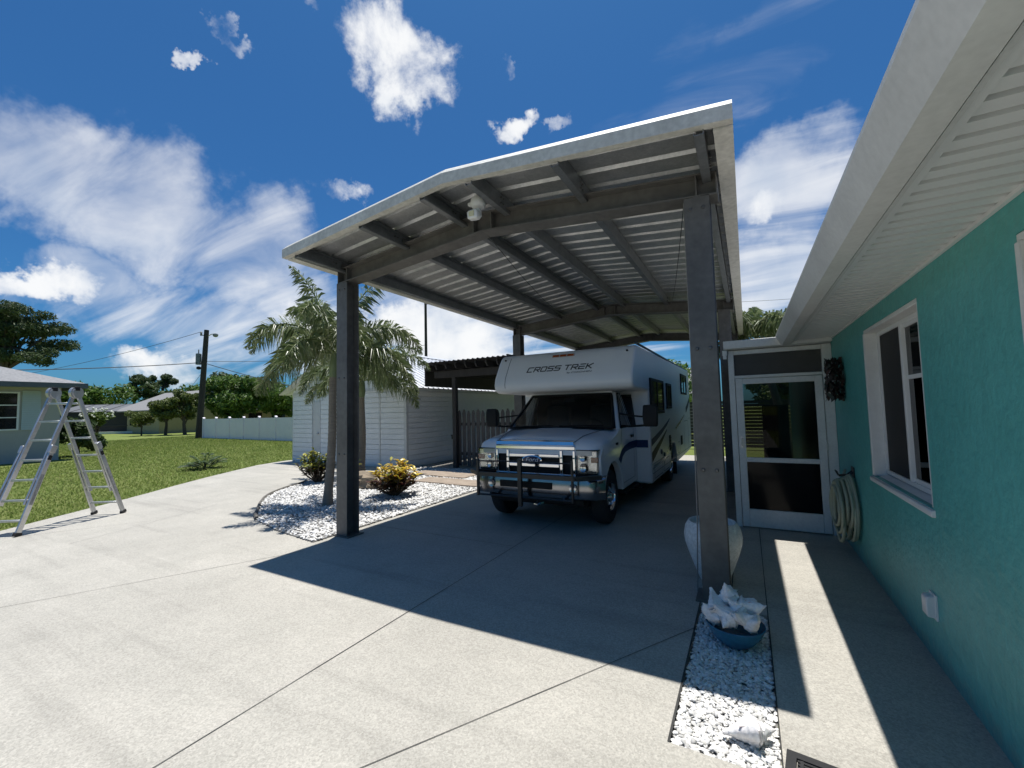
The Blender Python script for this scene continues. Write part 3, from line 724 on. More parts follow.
# lettering and clearance lights on the cap
def cap_place(cx, cz):
    # slanted nose surface between (6.40,2.19) and (6.565,2.46)
    d = Vector((0,.165,.27)).normalized(); n = Vector((0,-d.z,d.y)); b = Vector((0,6.40,2.19))+d*((cz-2.19)/d.z)
    return lambda u, v, w: (cx+u, b.y+d.y*v+n.y*(w+.003), b.z+d.z*v+n.z*(w+.003))
GLY = {'C':[[(1,1),(.12,1),(0,.85),(0,0),(.9,0)]],'R':[[(0,0),(0,1)],[(0,1),(.9,1),(1,.85),(1,.55),(.9,.45),(.1,.45)],[(.45,.45),(1,0)]],'O':[[(.1,0),(0,.12),(0,1),(.9,1),(1,.88),(1,0),(.1,0)]],
       'S':[[(1,1),(.1,1),(0,.88),(0,.55),(1,.48),(1,.1),(.9,0),(0,0)]],'T':[[(-.05,1),(1.05,1)],[(.5,1),(.5,0)]],'E':[[(.1,1),(1,1)],[(0,.5),(.95,.5)],[(0,.5),(0,0),(1,0)]],'K':[[(0,0),(0,1)],[(1,1),(.25,.52),(1,0)],[(.02,.52),(.25,.52)]]}
def stroke_text(body, w, h, gap, t, place):
    mb = MB(); tw = sum((w+gap) if c != ' ' else w*.55 for c in body)-gap; x = -tw/2
    for c in body:
        if c == ' ': x += w*.55; continue
        for pl in GLY[c]:
            for p, q in zip(pl, pl[1:]):
                P = Vector((x+p[0]*w+.28*h*p[1], p[1]*h-h/2)); Q = Vector((x+q[0]*w+.28*h*q[1], q[1]*h-h/2))
                d = (Q-P).normalized()*t*.45; P -= d; Q += d; n = Vector((-d.y,d.x)).normalized()*t/2
                mb.add([place(v.x,v.y,k) for k in (0,.0015) for v in (P-n,Q-n,Q+n,P+n)],[(3,2,1,0),(4,5,6,7),(0,1,5,4),(1,2,6,5),(2,3,7,6),(3,0,4,7)])
        x += w+gap
    return mb
letter_m = mat('letter_grey', (.045,.047,.05), (.055,.057,.06), rough=.35)
obj('lettering', stroke_text('CROSS TREK', .088, .088, .036, .019, cap_place(-2.68,2.315)), letter_m, rv)
obj('small_lettering', text_mb('by COACHMEN', .040, .001, cap_place(-2.31,2.225), sx=1.5, shear=.25), letter_m, rv)
amber = mat('amber_lens', (.35,.07,.01), (.28,.05,.01), rough=.2)
m = MB()
mk = MB(); mk.prism([(6.592,2.512),(6.626,2.557),(6.65,2.55),(6.615,2.505)],'x',-2.84,-2.44)
b_ = obj('clearance_light', mk, mat('lamp_base',(.45,.40,.36),(.40,.35,.31),rough=.4), rv, bevel=.004, seg=1)
for k in range(3): m.prism([(6.588,2.517),(6.618,2.555),(6.64,2.55),(6.61,2.512)],'x',-2.825+.13*k,-2.715+.13*k)
obj('lens', m, amber, b_)
for x in (-3.74,-1.58):
    obj('corner_light', MB().lathe([(.016,0),(.016,-.012),(.008,-.018)],(x,6.61,2.53),10,'y'), black_plastic, rv)
obj('roof_vent', MB().box(RX-.3,RX+.3,8.2,8.8,2.64,2.78).box(RX-.32,RX+.32,10.8,11.7,2.65,2.90), rv_white, rv, bevel=.03)
# --- cab
CW = .955
side = [(5.52,.55),(5.47,.72),(5.47,1.02),(5.56,1.10),(6.35,1.28),(6.42,1.33),(7.545,1.33),(7.545,.40),(6.56,.40)]+arc(6.08,.42,.46,0,180)[1:]+[(5.60,.44)]
m = MB()
for s in (-1,1): m.prism(side,'x',RX+s*CW-(.10 if s > 0 else 0),RX+s*CW+(0 if s > 0 else .10))
m.box(RX-CW+.10,RX+CW-.10,5.51,5.60,.50,1.06)
cab = obj('cab', m, cab_white, rv, bevel=.018, seg=2)
obj('engine_bay', MB().box(RX-.70,RX+.70,5.61,7.54,.30,1.05).box(RX-1.0,RX+1.0,7.6,13.2,.24,.50), mat('underbody',(.012,.012,.012),(.02,.02,.02),rough=.9), rv)
def hring(Y, w, zlow, zs, zt):
    h = [(w,zlow),(w,zs),(w-.012,zs+(zt-zs)*.45),(w-.05,zt-.045),(w-.13,zt-.014),(w*.62,zt+.002),(w*.56,zt+.014),(w*.3,zt+.024)]
    return [(RX-x,Y,z) for x,z in h]+[(RX,Y,zt+.028)]+[(RX+x,Y,z) for x,z in h[::-1]]
m = MB().loft([hring(5.435,.80,1.02,1.06,1.125),hring(5.455,.86,1.02,1.08,1.165),hring(5.51,.925,1.02,1.10,1.205),hring(5.62,.957,1.02,1.12,1.235),hring(5.9,.958,1.02,1.15,1.275),hring(6.2,.958,1.02,1.18,1.315),hring(6.46,.956,1.02,1.22,1.345)])
hood = obj('hood', m, cab_white, rv, smooth=True, sharp=50)
def gx(y, z): return 0
m = MB()
for s in (-1,1):
    m.tube([(RX+s*.60,5.46,1.195),(RX+s*.64,5.7,1.262),(RX+s*.70,6.0,1.30),(RX+s*.80,6.35,1.335)],.006,5)
obj('hood_seam', m, seam_m, hood)
# greenhouse
def B(s): return Vector((RX+.885*s, 6.36-.07*(1-s*s), 1.345))
def T(s): return Vector((RX+.715*s, 6.93-.05*(1-s*s), 1.875))
S = [i/8-1 for i in range(17)]
def wrow(t, k=1): return [tuple(B(s*k).lerp(T(s*k),t)) for s in S]
ws = obj('windshield', MB().loft([wrow(t,.985) for t in (.02,.35,.7,.985)], caps=False, closed=False), glass_dark, rv, smooth=True)
sealm = MB()
for t in (0,1): sealm.tube([(x,y-.004,z) for x,y,z in wrow(t)],.024,6)
for s in (-1,1): sealm.tube([B(s),B(s).lerp(T(s),.5),T(s)],.020,6)
obj('seal', sealm, black_plastic, ws, smooth=True)
m = MB().tube([(RX-.75,6.30,1.36),(RX-.2,6.26,1.385),(RX-.05,6.25,1.385)],.011,5).tube([(RX+.05,6.27,1.375),(RX+.6,6.27,1.385),(RX+.75,6.30,1.38)],.011,5)
obj('wiper', m, black_plastic, ws)
obj('cowl', MB().loft([[(RX+.90*s,6.42-.08*(1-s*s),1.333) for s in S],[(RX+.90*s,6.33-.08*(1-s*s),1.346) for s in S],[(RX+.92*s,6.25-.08*(1-s*s),1.336) for s in S]],caps=False,closed=False), black_plastic, rv)
for s in (-1,1):
    m = MB().loft([[(RX+s*.915,6.40,1.32),(RX+s*.955,6.46,1.32),(RX+s*.945,6.55,1.32),(RX+s*.89,6.50,1.32)],[(RX+s*.735,6.95,1.90),(RX+s*.77,6.99,1.90),(RX+s*.765,7.05,1.90),(RX+s*.72,7.02,1.90)]])
    obj('roof_pillar', m, cab_white, rv)
    m = MB().loft([[(RX+s*.953,7.18,1.325),(RX+s*.953,7.26,1.325),(RX+s*.91,7.26,1.325),(RX+s*.91,7.18,1.325)],[(RX+s*.772,7.18,1.90),(RX+s*.772,7.26,1.90),(RX+s*.73,7.26,1.90),(RX+s*.73,7.18,1.90)]])
    obj('roof_pillar', m, cab_white, rv)
    dw = obj('door_window', MB().quad((RX+s*.942,6.56,1.332),(RX+s*.948,7.19,1.332),(RX+s*.766,7.19,1.885),(RX+s*.762,7.06,1.885)), glass_dark, rv)
    obj('seal', MB().tube([(RX+s*.95,6.54,1.335),(RX+s*.955,7.19,1.335),(RX+s*.772,7.19,1.885),(RX+s*.768,7.05,1.885),(RX+s*.95,6.54,1.335)],.012,5), black_plastic, dw)
    obj('quarter_panel', MB().loft([[(RX+s*.952,7.27,1.33),(RX+s*.955,7.55,1.33)],[(RX+s*.80,7.27,1.81),(RX+s*.90,7.55,1.81)]],caps=False,closed=False), black_plastic, rv)
    # cab door with its seams and handle
    x = RX+s*CW; q = .0022*s
    m = MB()
    for y in (6.56,7.33): m.box(*sorted((x-.002*s,x+q)),y-.004,y+.004,.50 if y > 6.6 else .88,1.325)
    m.box(*sorted((x-.002*s,x+q)),6.60,7.33,.492,.50)
    obj('door_seam', m, seam_m, rv)
    obj('door_handle', MB().box(*sorted((x,x+.022*s)),7.12,7.27,1.155,1.195), black_plastic, rv)
    obj('running_board', MB().box(*sorted((x-.12*s,x+.03*s)),6.62,7.5,.33,.37), black_plastic, rv, bevel=.008)
    # blue stripe rising over the wheel arch
    lo = [(6.46,.80),(6.58,.90),(6.75,.95),(7.0,.965),(7.25,.965),(7.54,.96)]; hi = [(6.34,.88),(6.50,.99),(6.70,1.05),(7.0,1.08),(7.25,1.085),(7.54,1.085)]
    obj('blue_stripe', band(lo,hi,x+.003*s), navy, rv)
    # marker badge on the fender
    obj('side_marker', MB().box(*sorted((x,x+.012*s)),6.20,6.32,1.10,1.135), black_plastic, rv, bevel=.004)
    # towing mirror on a bar
    mx = RX+s*(1.44 if s > 0 else 1.22)
    m = MB().loft([[(mx-.10,6.30,1.36),(mx+.10,6.30,1.36),(mx+.085,6.42,1.38),(mx-.085,6.42,1.38)],[(mx-.11,6.28,1.52),(mx+.11,6.28,1.52),(mx+.09,6.43,1.52),(mx-.09,6.43,1.52)],[(mx-.10,6.30,1.68),(mx+.10,6.30,1.68),(mx+.085,6.41,1.66),(mx-.085,6.41,1.66)]])
    mr_ = obj('mirror', m, black_plastic, rv, bevel=.02)
    obj('mirror_arm', MB().tube([(RX+s*.93,6.72,1.36),(RX+s*1.1,6.50,1.36),(mx-s*.02,6.36,1.385)],.018,6).tube([(RX+s*.90,6.70,1.55),(RX+s*1.15,6.48,1.52),(mx-s*.06,6.38,1.50)],.014,6), black_plastic, mr_)
obj('cab_roof', MB().loft([[(RX-.74,6.93,1.875),(RX+.74,6.93,1.875),(RX+.78,7.55,1.885),(RX-.78,7.55,1.885)],[(RX-.72,6.95,1.925),(RX+.72,6.95,1.925),(RX+.75,7.55,1.925),(RX-.75,7.55,1.925)]]), cab_white, rv)
inter = mat('cab_interior', (.03,.03,.032), (.045,.045,.046), rough=.8)
obj('dashboard', MB().prism([(6.40,1.18),(6.42,1.33),(6.62,1.345),(6.74,1.28),(6.74,1.06),(6.40,1.06)],'x',RX-.84,RX+.84), inter, rv, bevel=.02)
for s in (-1,1):
    st = MB().prism([(7.0,.98),(7.02,1.08),(7.28,1.10),(7.38,1.70),(7.48,1.70),(7.44,.98)],'x',RX+s*.42-.24,RX+s*.42+.24)
    sseat = obj('seat', st, mat('seat_grey',(.10,.10,.10),(.07,.07,.07),rough=.8), rv, bevel=.05)
    obj('headrest', MB().box(RX+s*.42-.13,RX+s*.42+.13,7.38,7.46,1.70,1.84), MATS['seat_grey'], sseat, bevel=.03)
tor = [(RX+.42+.19*math.cos(t), 6.86-.07*math.sin(t), 1.30+.17*math.sin(t)) for t in [2*math.pi*i/24 for i in range(25)]]
obj('steering_wheel', MB().tube(tor,.014,6).tube([(RX+.23,6.86,1.30),(RX+.61,6.86,1.30)],.012,5), inter, rv)
obj('cab_mirror', MB().box(RX-.10,RX+.10,6.86,6.88,1.76,1.82), mat('mirror_back',(.16,.16,.16),(.12,.12,.12),rough=.3), rv, bevel=.008)
obj('cab_lining', MB().box(RX-.90,RX+.90,7.50,7.53,1.0,1.87), inter, rv)
# --- front face: grille, headlights, bumper, guard
m = MB()
m.box(RX-.62,RX+.62,5.425,5.47,1.085,1.14).box(RX-.62,RX+.62,5.425,5.47,.735,.765)
for s in (-1,1):
    m.box(*sorted((RX+s*.62,RX+s*.575)),5.425,5.47,.765,1.085); m.box(*sorted((RX+s*.44,RX+s*.39)),5.42,5.47,.765,1.085)
for z in (.975,.845): m.box(RX-.39,RX+.39,5.415,5.46,z,z+.055)
gr = obj('grille', m, chrome, rv, bevel=.010, seg=2)
obj('grille_backing', MB().box(RX-.60,RX+.60,5.472,5.505,.74,1.12), black_plastic, gr)
m = MB().loft([[(RX-.62,5.44,1.142),(RX-.60,5.43,1.142),(RX+.60,5.43,1.142),(RX+.62,5.44,1.142)],[(RX-.58,5.446,1.195),(RX-.56,5.445,1.20),(RX+.56,5.445,1.20),(RX+.58,5.446,1.195)]],caps=False,closed=False)
m.prism([(5.43,1.142),(5.412,1.155),(5.422,1.20),(5.445,1.215),(5.46,1.19),(5.46,1.142)],'x',RX-.60,RX+.60)
obj('hood_lip', m, chrome, gr, smooth=True)
# oval badge
ov = MB(); n = 28
def oval(a, b, y): return [(RX-.02+a*math.cos(2*math.pi*i/n), y, .945+b*math.sin(2*math.pi*i/n)) for i in range(n)]
ov.loft([oval(.155,.062,5.41),oval(.155,.062,5.402),oval(.145,.055,5.398)])
bd = obj('badge', ov, chrome, gr, smooth=True, sharp=30)
obj('badge_face', MB().loft([oval(.14,.051,5.3995),oval(.138,.050,5.396)]), mat('badge_blue',(.012,.03,.10),(.01,.025,.09),rough=.2), bd)
obj('badge_script', text_mb('Ford', .088, .0006, lambda u,v,w: (RX-.02+u, 5.3948-w, .948+v), sx=1.15, shear=.3), MATS['white_plastic'], bd)
headl = glassmat('lamp_glass', (.92,.93,.93), 1.5)
for s in (-1,1):
    x0, x1 = RX+s*.635, RX+s*.925
    hl = obj('headlight', MB().box(*sorted((x0,x1-.012*s)),5.45,5.52,.775,1.085), mat('lamp_reflector',(.62,.62,.63),(.5,.5,.51),rough=.18,metal=.9,scale=14), rv, bevel=.012)
    m = MB().lathe([(.062,-.004),(.058,-.02),(.04,-.012),(.012,-.008)],(RX+s*.73,5.452,.86),16,'y').lathe([(.055,-.004),(.05,-.018),(.035,-.012),(.01,-.008)],(RX+s*.72,5.452,.99),16,'y')
    obj('lamp_bowl', m, chrome, hl, smooth=True)
    obj('indicator', MB().box(*sorted((RX+s*.83,RX+s*.925)),5.435,5.53,.93,1.0), amber, hl, bevel=.006)
    obj('lens_cover', MB().box(*sorted((x0,x1)),5.425,5.432,.775,1.085).box(*sorted((x1-.002*s,x1+.004*s)),5.432,5.56,.79,1.08), headl, hl)
    obj('lamp_rim', MB().box(*sorted((x0-.004*s,x1+.006*s)),5.418,5.53,.757,.774).box(*sorted((x0-.004*s,x1+.006*s)),5.424,5.53,1.086,1.096), black_plastic, hl)
def bplan(z, g): # bumper plan curve at height z
    pts = []
    for i in range(-10,11):
        u = i/10; pts.append((RX+1.0*u, 5.29+g+.10*abs(u)**3+(.10 if abs(u) == 1 else 0), z))
    return pts
chrome_b = mat('bumper_chrome', (.30,.30,.31), (.24,.24,.25), rough=.16, metal=1, scale=5)
rows = [bplan(.455,.03),bplan(.47,.005),bplan(.56,-.005),bplan(.66,0),bplan(.735,.015),bplan(.75,.05),bplan(.75,.16)]
bp_ = obj('bumper', MB().loft(rows,caps=False,closed=False), chrome_b, rv, smooth=True, sharp=50)
obj('bumper_insert', MB().box(RX-.47,RX+.33,5.272,5.295,.575,.665), black_plastic, bp_, bevel=.008)
m = MB()
for s in (-1,1): m.lathe([(.055,0),(.052,-.012),(.02,-.006)],(RX+s*.62,5.30,.61),14,'y')
obj('fog_light', m, headl if False else MATS['lamp_reflector'], bp_, smooth=True)
obj('valance', MB().box(RX-.72,RX+.72,5.42,5.52,.36,.45), black_plastic, bp_, bevel=.02)
gd = obj('grille_guard', MB().box(RX-.77,RX-.73,5.13,5.16,.45,.96).box(RX+.66,RX+.69,5.13,5.16,.45,.985).box(RX-.105,RX-.045,5.12,5.165,.35,.985), black_metal, rv, bevel=.006)
m = MB().tube([(RX-.755,5.145,.935),(RX-.1,5.14,.95),(RX+.675,5.145,.945)],.011,6).tube([(RX-.755,5.145,.47),(RX-.1,5.14,.475),(RX+.675,5.145,.475)],.014,6)
m.bar((RX-.75,5.15,.755),(RX+.70,5.15,.755),.03,.055).bar((RX+.70,5.15,.755),(RX+1.0,5.33,.765),.03,.055).bar((RX-.75,5.15,.755),(RX-.99,5.33,.765),.03,.055)
for s in (-1,1): m.bar((RX+s*.55,5.15,.50),(RX+s*.50,5.40,.42),.03,.03)
obj('guard_bar', m, black_metal, gd)
obj('tow_hook', MB().tube([(RX+.1,5.30,.40),(RX+.1,5.22,.38),(RX+.16,5.20,.38),(RX+.2,5.28,.40)],.014,6).tube([(RX-.14,5.3,.42),(RX-.13,5.2,.36),(RX-.07,5.2,.36)],.014,6), chrome, bp_)
# --- wheels
def wheel(cy, s, cx):
    x = cx; c = (x,cy,.385); t = .22; d = s
    P = [(.20,-.10),(.30,-.105),(.355,-.10),(.378,-.075),(.385,-.03),(.385,.03),(.378,.075),(.355,.10),(.30,.105),(.20,.10)]
    w = obj('wheel', MB().lathe([(r,z) for r,z in P],c,32,'x',False), rubber, rv, smooth=True, sharp=40)
    Q = [(.215,.104),(.212,.085),(.195,.055),(.15,.05),(.12,.075),(.075,.095),(.055,.12),(.02,.125)]
    q = [(r,z*d) for r,z in Q]
    rim = obj('rim', MB().lathe(q+[(.001,.125*d)],c,32,'x',False), chrome, w, smooth=True, sharp=40)
    m = MB()
    for k in range(8):
        a = 2*math.pi*k/8; m.lathe([(.027,.058*d),(.027,.066*d)],(x,cy+.168*math.cos(a),.385+.168*math.sin(a)),10,'x')
    obj('hand_hole', m, black_plastic, rim)
    m = MB()
    for k in range(8):
        a = 2*math.pi*(k+.5)/8; m.lathe([(.013,.07*d),(.013,.105*d),(.006,.11*d)],(x,cy+.10*math.cos(a),.385+.10*math.sin(a)),6,'x')
    obj('wheel_nut', m, chrome, rim)
for s in (-1,1):
    wheel(6.08, s, RX+s*.80); wheel(10.0, s, RX+s*1.03)
    obj('mud_flap', MB().box(*sorted((RX+s*.98,RX+s*1.18)),10.46,10.475,.10,.40), rubber, rv)

# ------------------------------------------------------------------ ladder
ld = thing('ladder', (-9.69,2.55,0), 'silver telescoping aluminium A-frame ladder standing open on the driveway', 'ladder')
sd = Vector((.83,.555,0)); AP = Vector((-9.69,2.56,2.16)); F = {0:Vector((-9.47,1.88,0)), 1:Vector((-9.915,3.235,0))}
foot_m = rubber
for k in (0,1):
    f = F[k]; top = AP+(f-AP).normalized()*.05; d = (f-top); up_ = d.cross(sd).normalized()
    def P(t, u): return top+d*t+sd*u
    m = MB()
    for s in (-1,1):
        m.bar(P(.42,s*.205),P(.985,s*.235),.028,.075,up=sd.cross(d))
        m.bar(P(.40,s*.205)+up_*0,P(.45,s*.206),.045,.095,up=sd.cross(d))
    rl = obj('outer_rail', m, alu, ld, bevel=.003, seg=1)
    m = MB()
    for s in (-1,1): m.bar(P(.03,s*.165),P(.80,s*.172),.026,.066,up=sd.cross(d))
    obj('inner_rail', m, alu, ld, bevel=.003, seg=1)
    for t in (.09,.225,.36): obj('rung', MB().bar(P(t,-.165),P(t,.165),.045,.03,up=(0,0,1)), alu, ld, bevel=.004, seg=1)
    for t in (.50,.635,.77,.90): obj('rung', MB().bar(P(t,-.225),P(t,.225),.045,.03,up=(0,0,1)), alu, ld, bevel=.004, seg=1)
    m = MB()
    for s in (-1,1): m.bar(P(.975,s*.235),P(1.0,s*.237),.045,.10,up=sd.cross(d))
    obj('rubber_foot', m, foot_m, ld, bevel=.008)
    m = MB()
    for s in (-1,1): m.bar(P(.47,s*.21)+up_*.0,P(.50,s*.211),.05,.04,up=sd.cross(d))
    obj('locking_lever', m, black_plastic, ld)
    m = MB()
    for s in (-1,1): m.bar(P(.60,s*.2325),P(.80,s*.2425),.006,.04,up=sd.cross(d))
    obj('warning_sticker', m, mat('worn_sticker',(.34,.34,.33),(.16,.16,.17),rough=.6,scale=26), rl)
m = MB()
for s in (-1,1):
    for k in (0,1):
        c = AP+sd*s*.168+(F[k]-AP).normalized()*.06+Vector((0,0,-.01)); M = sd.to_track_quat('Z','Y').to_matrix()
        for h in (-.02,.02):
            ring = [c+M @ Vector((.092*math.cos(a),.092*math.sin(a),0))+sd*h for a in [2*math.pi*i/18 for i in range(18)]]
            if h < 0: r0 = ring
        m.loft([r0,ring])
obj('hinge_disc', m, alu, ld)
m = MB()
for s in (-1,1): m.bar(AP+sd*(s*.168-.028),AP+sd*(s*.168+.028),.09,.07)
obj('hinge_lock', m, black_plastic, ld, bevel=.01)

# ------------------------------------------------------------------ foxtail palms
frond_m = leafmat('palm_leaflets', ((.13,.18,.06),(.18,.235,.09),(.24,.28,.13),(.32,.34,.20)), rough=.38, trans=.38, spec=.6)
rachis_m = mat('palm_rachis', (.16,.20,.07), (.12,.16,.05), rough=.5)
shaft_m = mat('crownshaft', (.20,.25,.13), (.15,.20,.09), rough=.5, scale=5)
def frond_mb(base, az, el, L, droop, rng, dens=1., lw=.024, ll=.40):
    """one plumose frond: arching rachis with leaflets all round"""
    d = Vector((math.cos(az)*math.cos(el), math.sin(az)*math.cos(el), math.sin(el))); p = Vector(base); pts = [p.copy()]; n = 22
    for i in range(n):
        t = i/n; d = (d+Vector((0,0,-droop*(.35+1.3*t)/n))).normalized(); p = p+d*(L/n); pts.append(p.copy())
    mb = MB(); mb.tube(pts,[.020*(1-.9*i/n)+.003 for i in range(n+1)],5)
    lf = MB(); N_ = int(270*dens*L/1.6)
    for k in range(N_):
        t = .16+.84*k/N_; i = min(int(t*n),n-1); q = pts[i].lerp(pts[i+1],t*n-i); tn = (pts[i+1]-pts[i]).normalized()
        a = tn.cross(Vector((0,0,1)))
        if a.length < .05: a = Vector((1,0,0))
        a.normalize(); b = a.cross(tn); th = rng.uniform(0,6.283)
        r = a*math.cos(th)+b*math.sin(th)
        ld_ = (r*1.0+tn*rng.uniform(.3,.8)).normalized(); l = ll*(math.sin(math.pi*min(1,.22+.78*t))**.6)*rng.uniform(.7,1.05)*(.6+.4*(1-t)); 
        w = lw*rng.uniform(.7,1.1); sdv = ld_.cross(Vector((rng.uniform(-.5,.5),rng.uniform(-.5,.5),1))).normalized()*w/2
        m1 = q+ld_*l*.5+Vector((0,0,-.08*l)); e = q+ld_*l*.95+Vector((0,0,-.5*l))
        lf.add([q-sdv*.5,q+sdv*.5,m1+sdv,e,m1-sdv],[(0,1,2,3,4)])
    return mb, lf
def palm(name, foot, head, r0, r1, fronds, label, seed, group, L=1.48, trunk_m=palm_bark, shaft=.5, ll=.55, lw=.015, dens=1.):
    rng = random.Random(seed); t = thing(name, foot, label, 'palm', group)
    f, h = Vector(foot), Vector(head); n = 64; pts = []; rs = []
    for i in range(n+1):
        u = i/n; p = f.lerp(h,u)+Vector((.05*math.sin(u*3),.03*math.sin(u*4),0))*(u*(1-u)*2)
        pts.append(p); rs.append((r0*(1-u)+r1*u)*(1+.25*max(0,.12-u)/.12)*(1+.07*(i % 2)))
    obj('trunk', MB().tube(pts,rs,14), trunk_m, t, smooth=True, sharp=60)
    top = h+(pts[-1]-pts[-2]).normalized()*shaft
    obj('crownshaft', MB().tube([h-Vector((0,0,.02)),h.lerp(top,.3),h.lerp(top,.7),top],[r1*1.05,r1*1.3,r1*1.05,r1*.5],12), shaft_m, t, smooth=True)
    for (az, el, l, dr) in fronds:
        a, b = frond_mb(top-Vector((0,0,.08)), R(az), R(el), l*L, dr*1.12, rng, dens=dens, lw=lw, ll=ll)
        o = obj('frond', a, rachis_m, t, smooth=True); obj('leaflets', b, frond_m, o)
    return t
# azimuths: image right is about 29 deg from +X; towards the viewer is about -60 deg
palm('foxtail_palm', (-6.70,5.20,0), (-6.60,5.24,2.34), .078,.062,
     [(209,76,1.3,1.3),(209,50,1.3,2.3),(196,28,1.25,2.2),(222,6,1.1,1.7),(29,72,1.3,1.5),(38,48,1.3,2.2),(22,24,1.25,2.2),(32,2,1.0,1.6),(120,60,1.2,1.6),(300,62,1.15,2.3),(285,32,1.1,2.4),(150,40,1.2,1.9),(70,52,1.2,1.9),(250,50,1.2,2.4),(340,46,1.15,2.4),(180,64,1.3,1.8)],
     'nearer foxtail palm with a grey trunk rising just behind the front left carport post', 4, 'foxtail palms in the pebble bed')
palm('foxtail_palm', (-9.10,8.05,0), (-9.04,8.07,2.10), .135,.075,
     [(30,52,1.5,2.1),(8,34,1.45,2.2),(52,60,1.4,1.8),(335,38,1.3,2.4),(300,55,1.2,2.4),(205,45,1.4,2.1),(120,65,1.3,1.4),(80,75,1.4,1.2),(160,45,1.3,2.0),(240,38,1.3,2.4),(25,15,1.3,1.9),(215,20,1.2,1.9),(270,25,1.1,2.0)],
     'farther foxtail palm with a swollen leaning trunk in front of the white shed', 9, 'foxtail palms in the pebble bed')
palm('feather_palm', (1.1,14.6,0), (.45,14.5,3.2), .12,.09,
     [(180,40,1.3,1.6),(200,60,1.3,1.5),(150,50,1.3,1.4),(250,45,1.3,1.7),(290,40,1.4,1.8),(330,35,1.5,1.8),(0,50,1.3,1.5),(90,60,1.3,1.3),(60,40,1.2,1.6),(225,15,1.2,1.7)],
     'feather palm behind the house showing above the screened entry roof', 15, None, L=1.5, ll=.6, lw=.03)

# ------------------------------------------------------------------ crotons, rock, pavers, young lawn plant
def leaf_add(mb, p, d, l, w, rng, fold=.25, curl=.3):
    d = d.normalized(); s_ = d.cross(Vector((0,0,1)))
    if s_.length < .05: s_ = Vector((1,0,0))
    s_.normalize(); n = s_.cross(d); a = rng.uniform(-.5,.5); s_ = (s_*math.cos(a)+n*math.sin(a)); n = s_.cross(d)
    c = []
    for t, k in ((0,.15),(.35,.9),(.65,1.),(1,.0)):
        q = p+d*l*t+Vector((0,0,-curl*l*t*t)); c.append((q-s_*w*k/2+n*fold*w*k*.5, q, q+s_*w*k/2+n*fold*w*k*.5))
    vs = [v for r in c for v in r]
    mb.add(vs, [(0,1,4,3),(1,2,5,4),(3,4,7,6),(4,5,8,7),(6,7,10),(7,8,10)] )
def croton(loc, h, rad, n, upper, lower, label, seed, split=.55):
    rng = random.Random(seed); t = thing('croton', loc, label, 'shrub', 'croton shrubs in the pebble bed')
    st, up, lo = MB(), MB(), MB(); base = Vector(loc)
    for k in range(n):
        az = rng.uniform(0,6.283); q = math.sqrt(rng.random()); tip = base+Vector((math.cos(az)*rad*q*.75, math.sin(az)*rad*q*.75, h*(1-.45*q*q)*rng.uniform(.6,1.0)))
        st.tube([base+Vector((rng.uniform(-.05,.05),rng.uniform(-.05,.05),0)), base.lerp(tip,.5)+Vector((0,0,-.03)), tip],[.013,.010,.006],5)
        for j in range(15):
            u = rng.uniform(.45,1.); p = base.lerp(tip,u); a = rng.uniform(0,6.283); e = rng.uniform(.0,.6)+.7*(u-.45)
            d = Vector((math.cos(a)*math.cos(e),math.sin(a)*math.cos(e),math.sin(e)))
            (up if p.z-base.z > h*split+rng.uniform(-.08,.08) else lo) and leaf_add(up if p.z-base.z > h*split+rng.uniform(-.08,.08) else lo, p, d, rng.uniform(.13,.21), rng.uniform(.045,.065), rng)
    obj('stems', st, bark, t); obj('upper_leaves', up, upper, t); obj('lower_leaves', lo, lower, t)
cro_y = leafmat('croton_yellow', ((.62,.46,.04),(.72,.50,.05),(.50,.44,.06),(.64,.36,.04),(.24,.30,.05)), rough=.35, trans=.2)
cro_r = leafmat('croton_maroon', ((.06,.015,.018),(.11,.03,.02),(.05,.05,.02),(.14,.07,.02)), rough=.35, trans=.1)
cro_g = leafmat('croton_green', ((.08,.12,.03),(.22,.25,.045),(.42,.38,.05),(.10,.15,.03),(.55,.46,.06)), rough=.35, trans=.15)
cro_d = leafmat('croton_dark', ((.02,.035,.012),(.05,.02,.015),(.035,.055,.015)), rough=.35, trans=.1)
croton((-6.15,6.32,.01),.74,.66,58,cro_y,cro_r,'bushy croton with bright yellow upper leaves and maroon lower leaves',31,.5)
croton((-9.15,6.80,.01),.86,.62,38,cro_g,cro_d,'dark green and yellow croton left of the palm trunk',32,.45)
croton((-8.25,7.1,.01),.85,.38,16,cro_g,cro_d,'small dark croton shrub partly hidden behind the carport post',33,.45)
random.seed(9)
rock_m = mat('tan_rock', (.30,.24,.17), (.19,.155,.115), rough=.95, scale=7, bump=.03, bscale=12)
rk = MB().blob((-7.35,6.85,.11),.30,24,14,.55,2.6,(2.35,.95,.75))
R3 = Matrix.Rotation(R(28),3,'Z'); c0 = Vector((-7.35,6.85,.11)); rk.v = [tuple(c0+R3 @ (Vector(v)-c0)) for v in rk.v]
single('landscape_rock', rk, rock_m, 'long rough tan rock lying between the croton and the palm trunk', 'rock', smooth=True, sharp=60)
pav_m = mat('brown_paver', (.34,.275,.215), (.25,.20,.155), rough=.85, scale=5, fine=(60,.12), bump=.003, bscale=50)
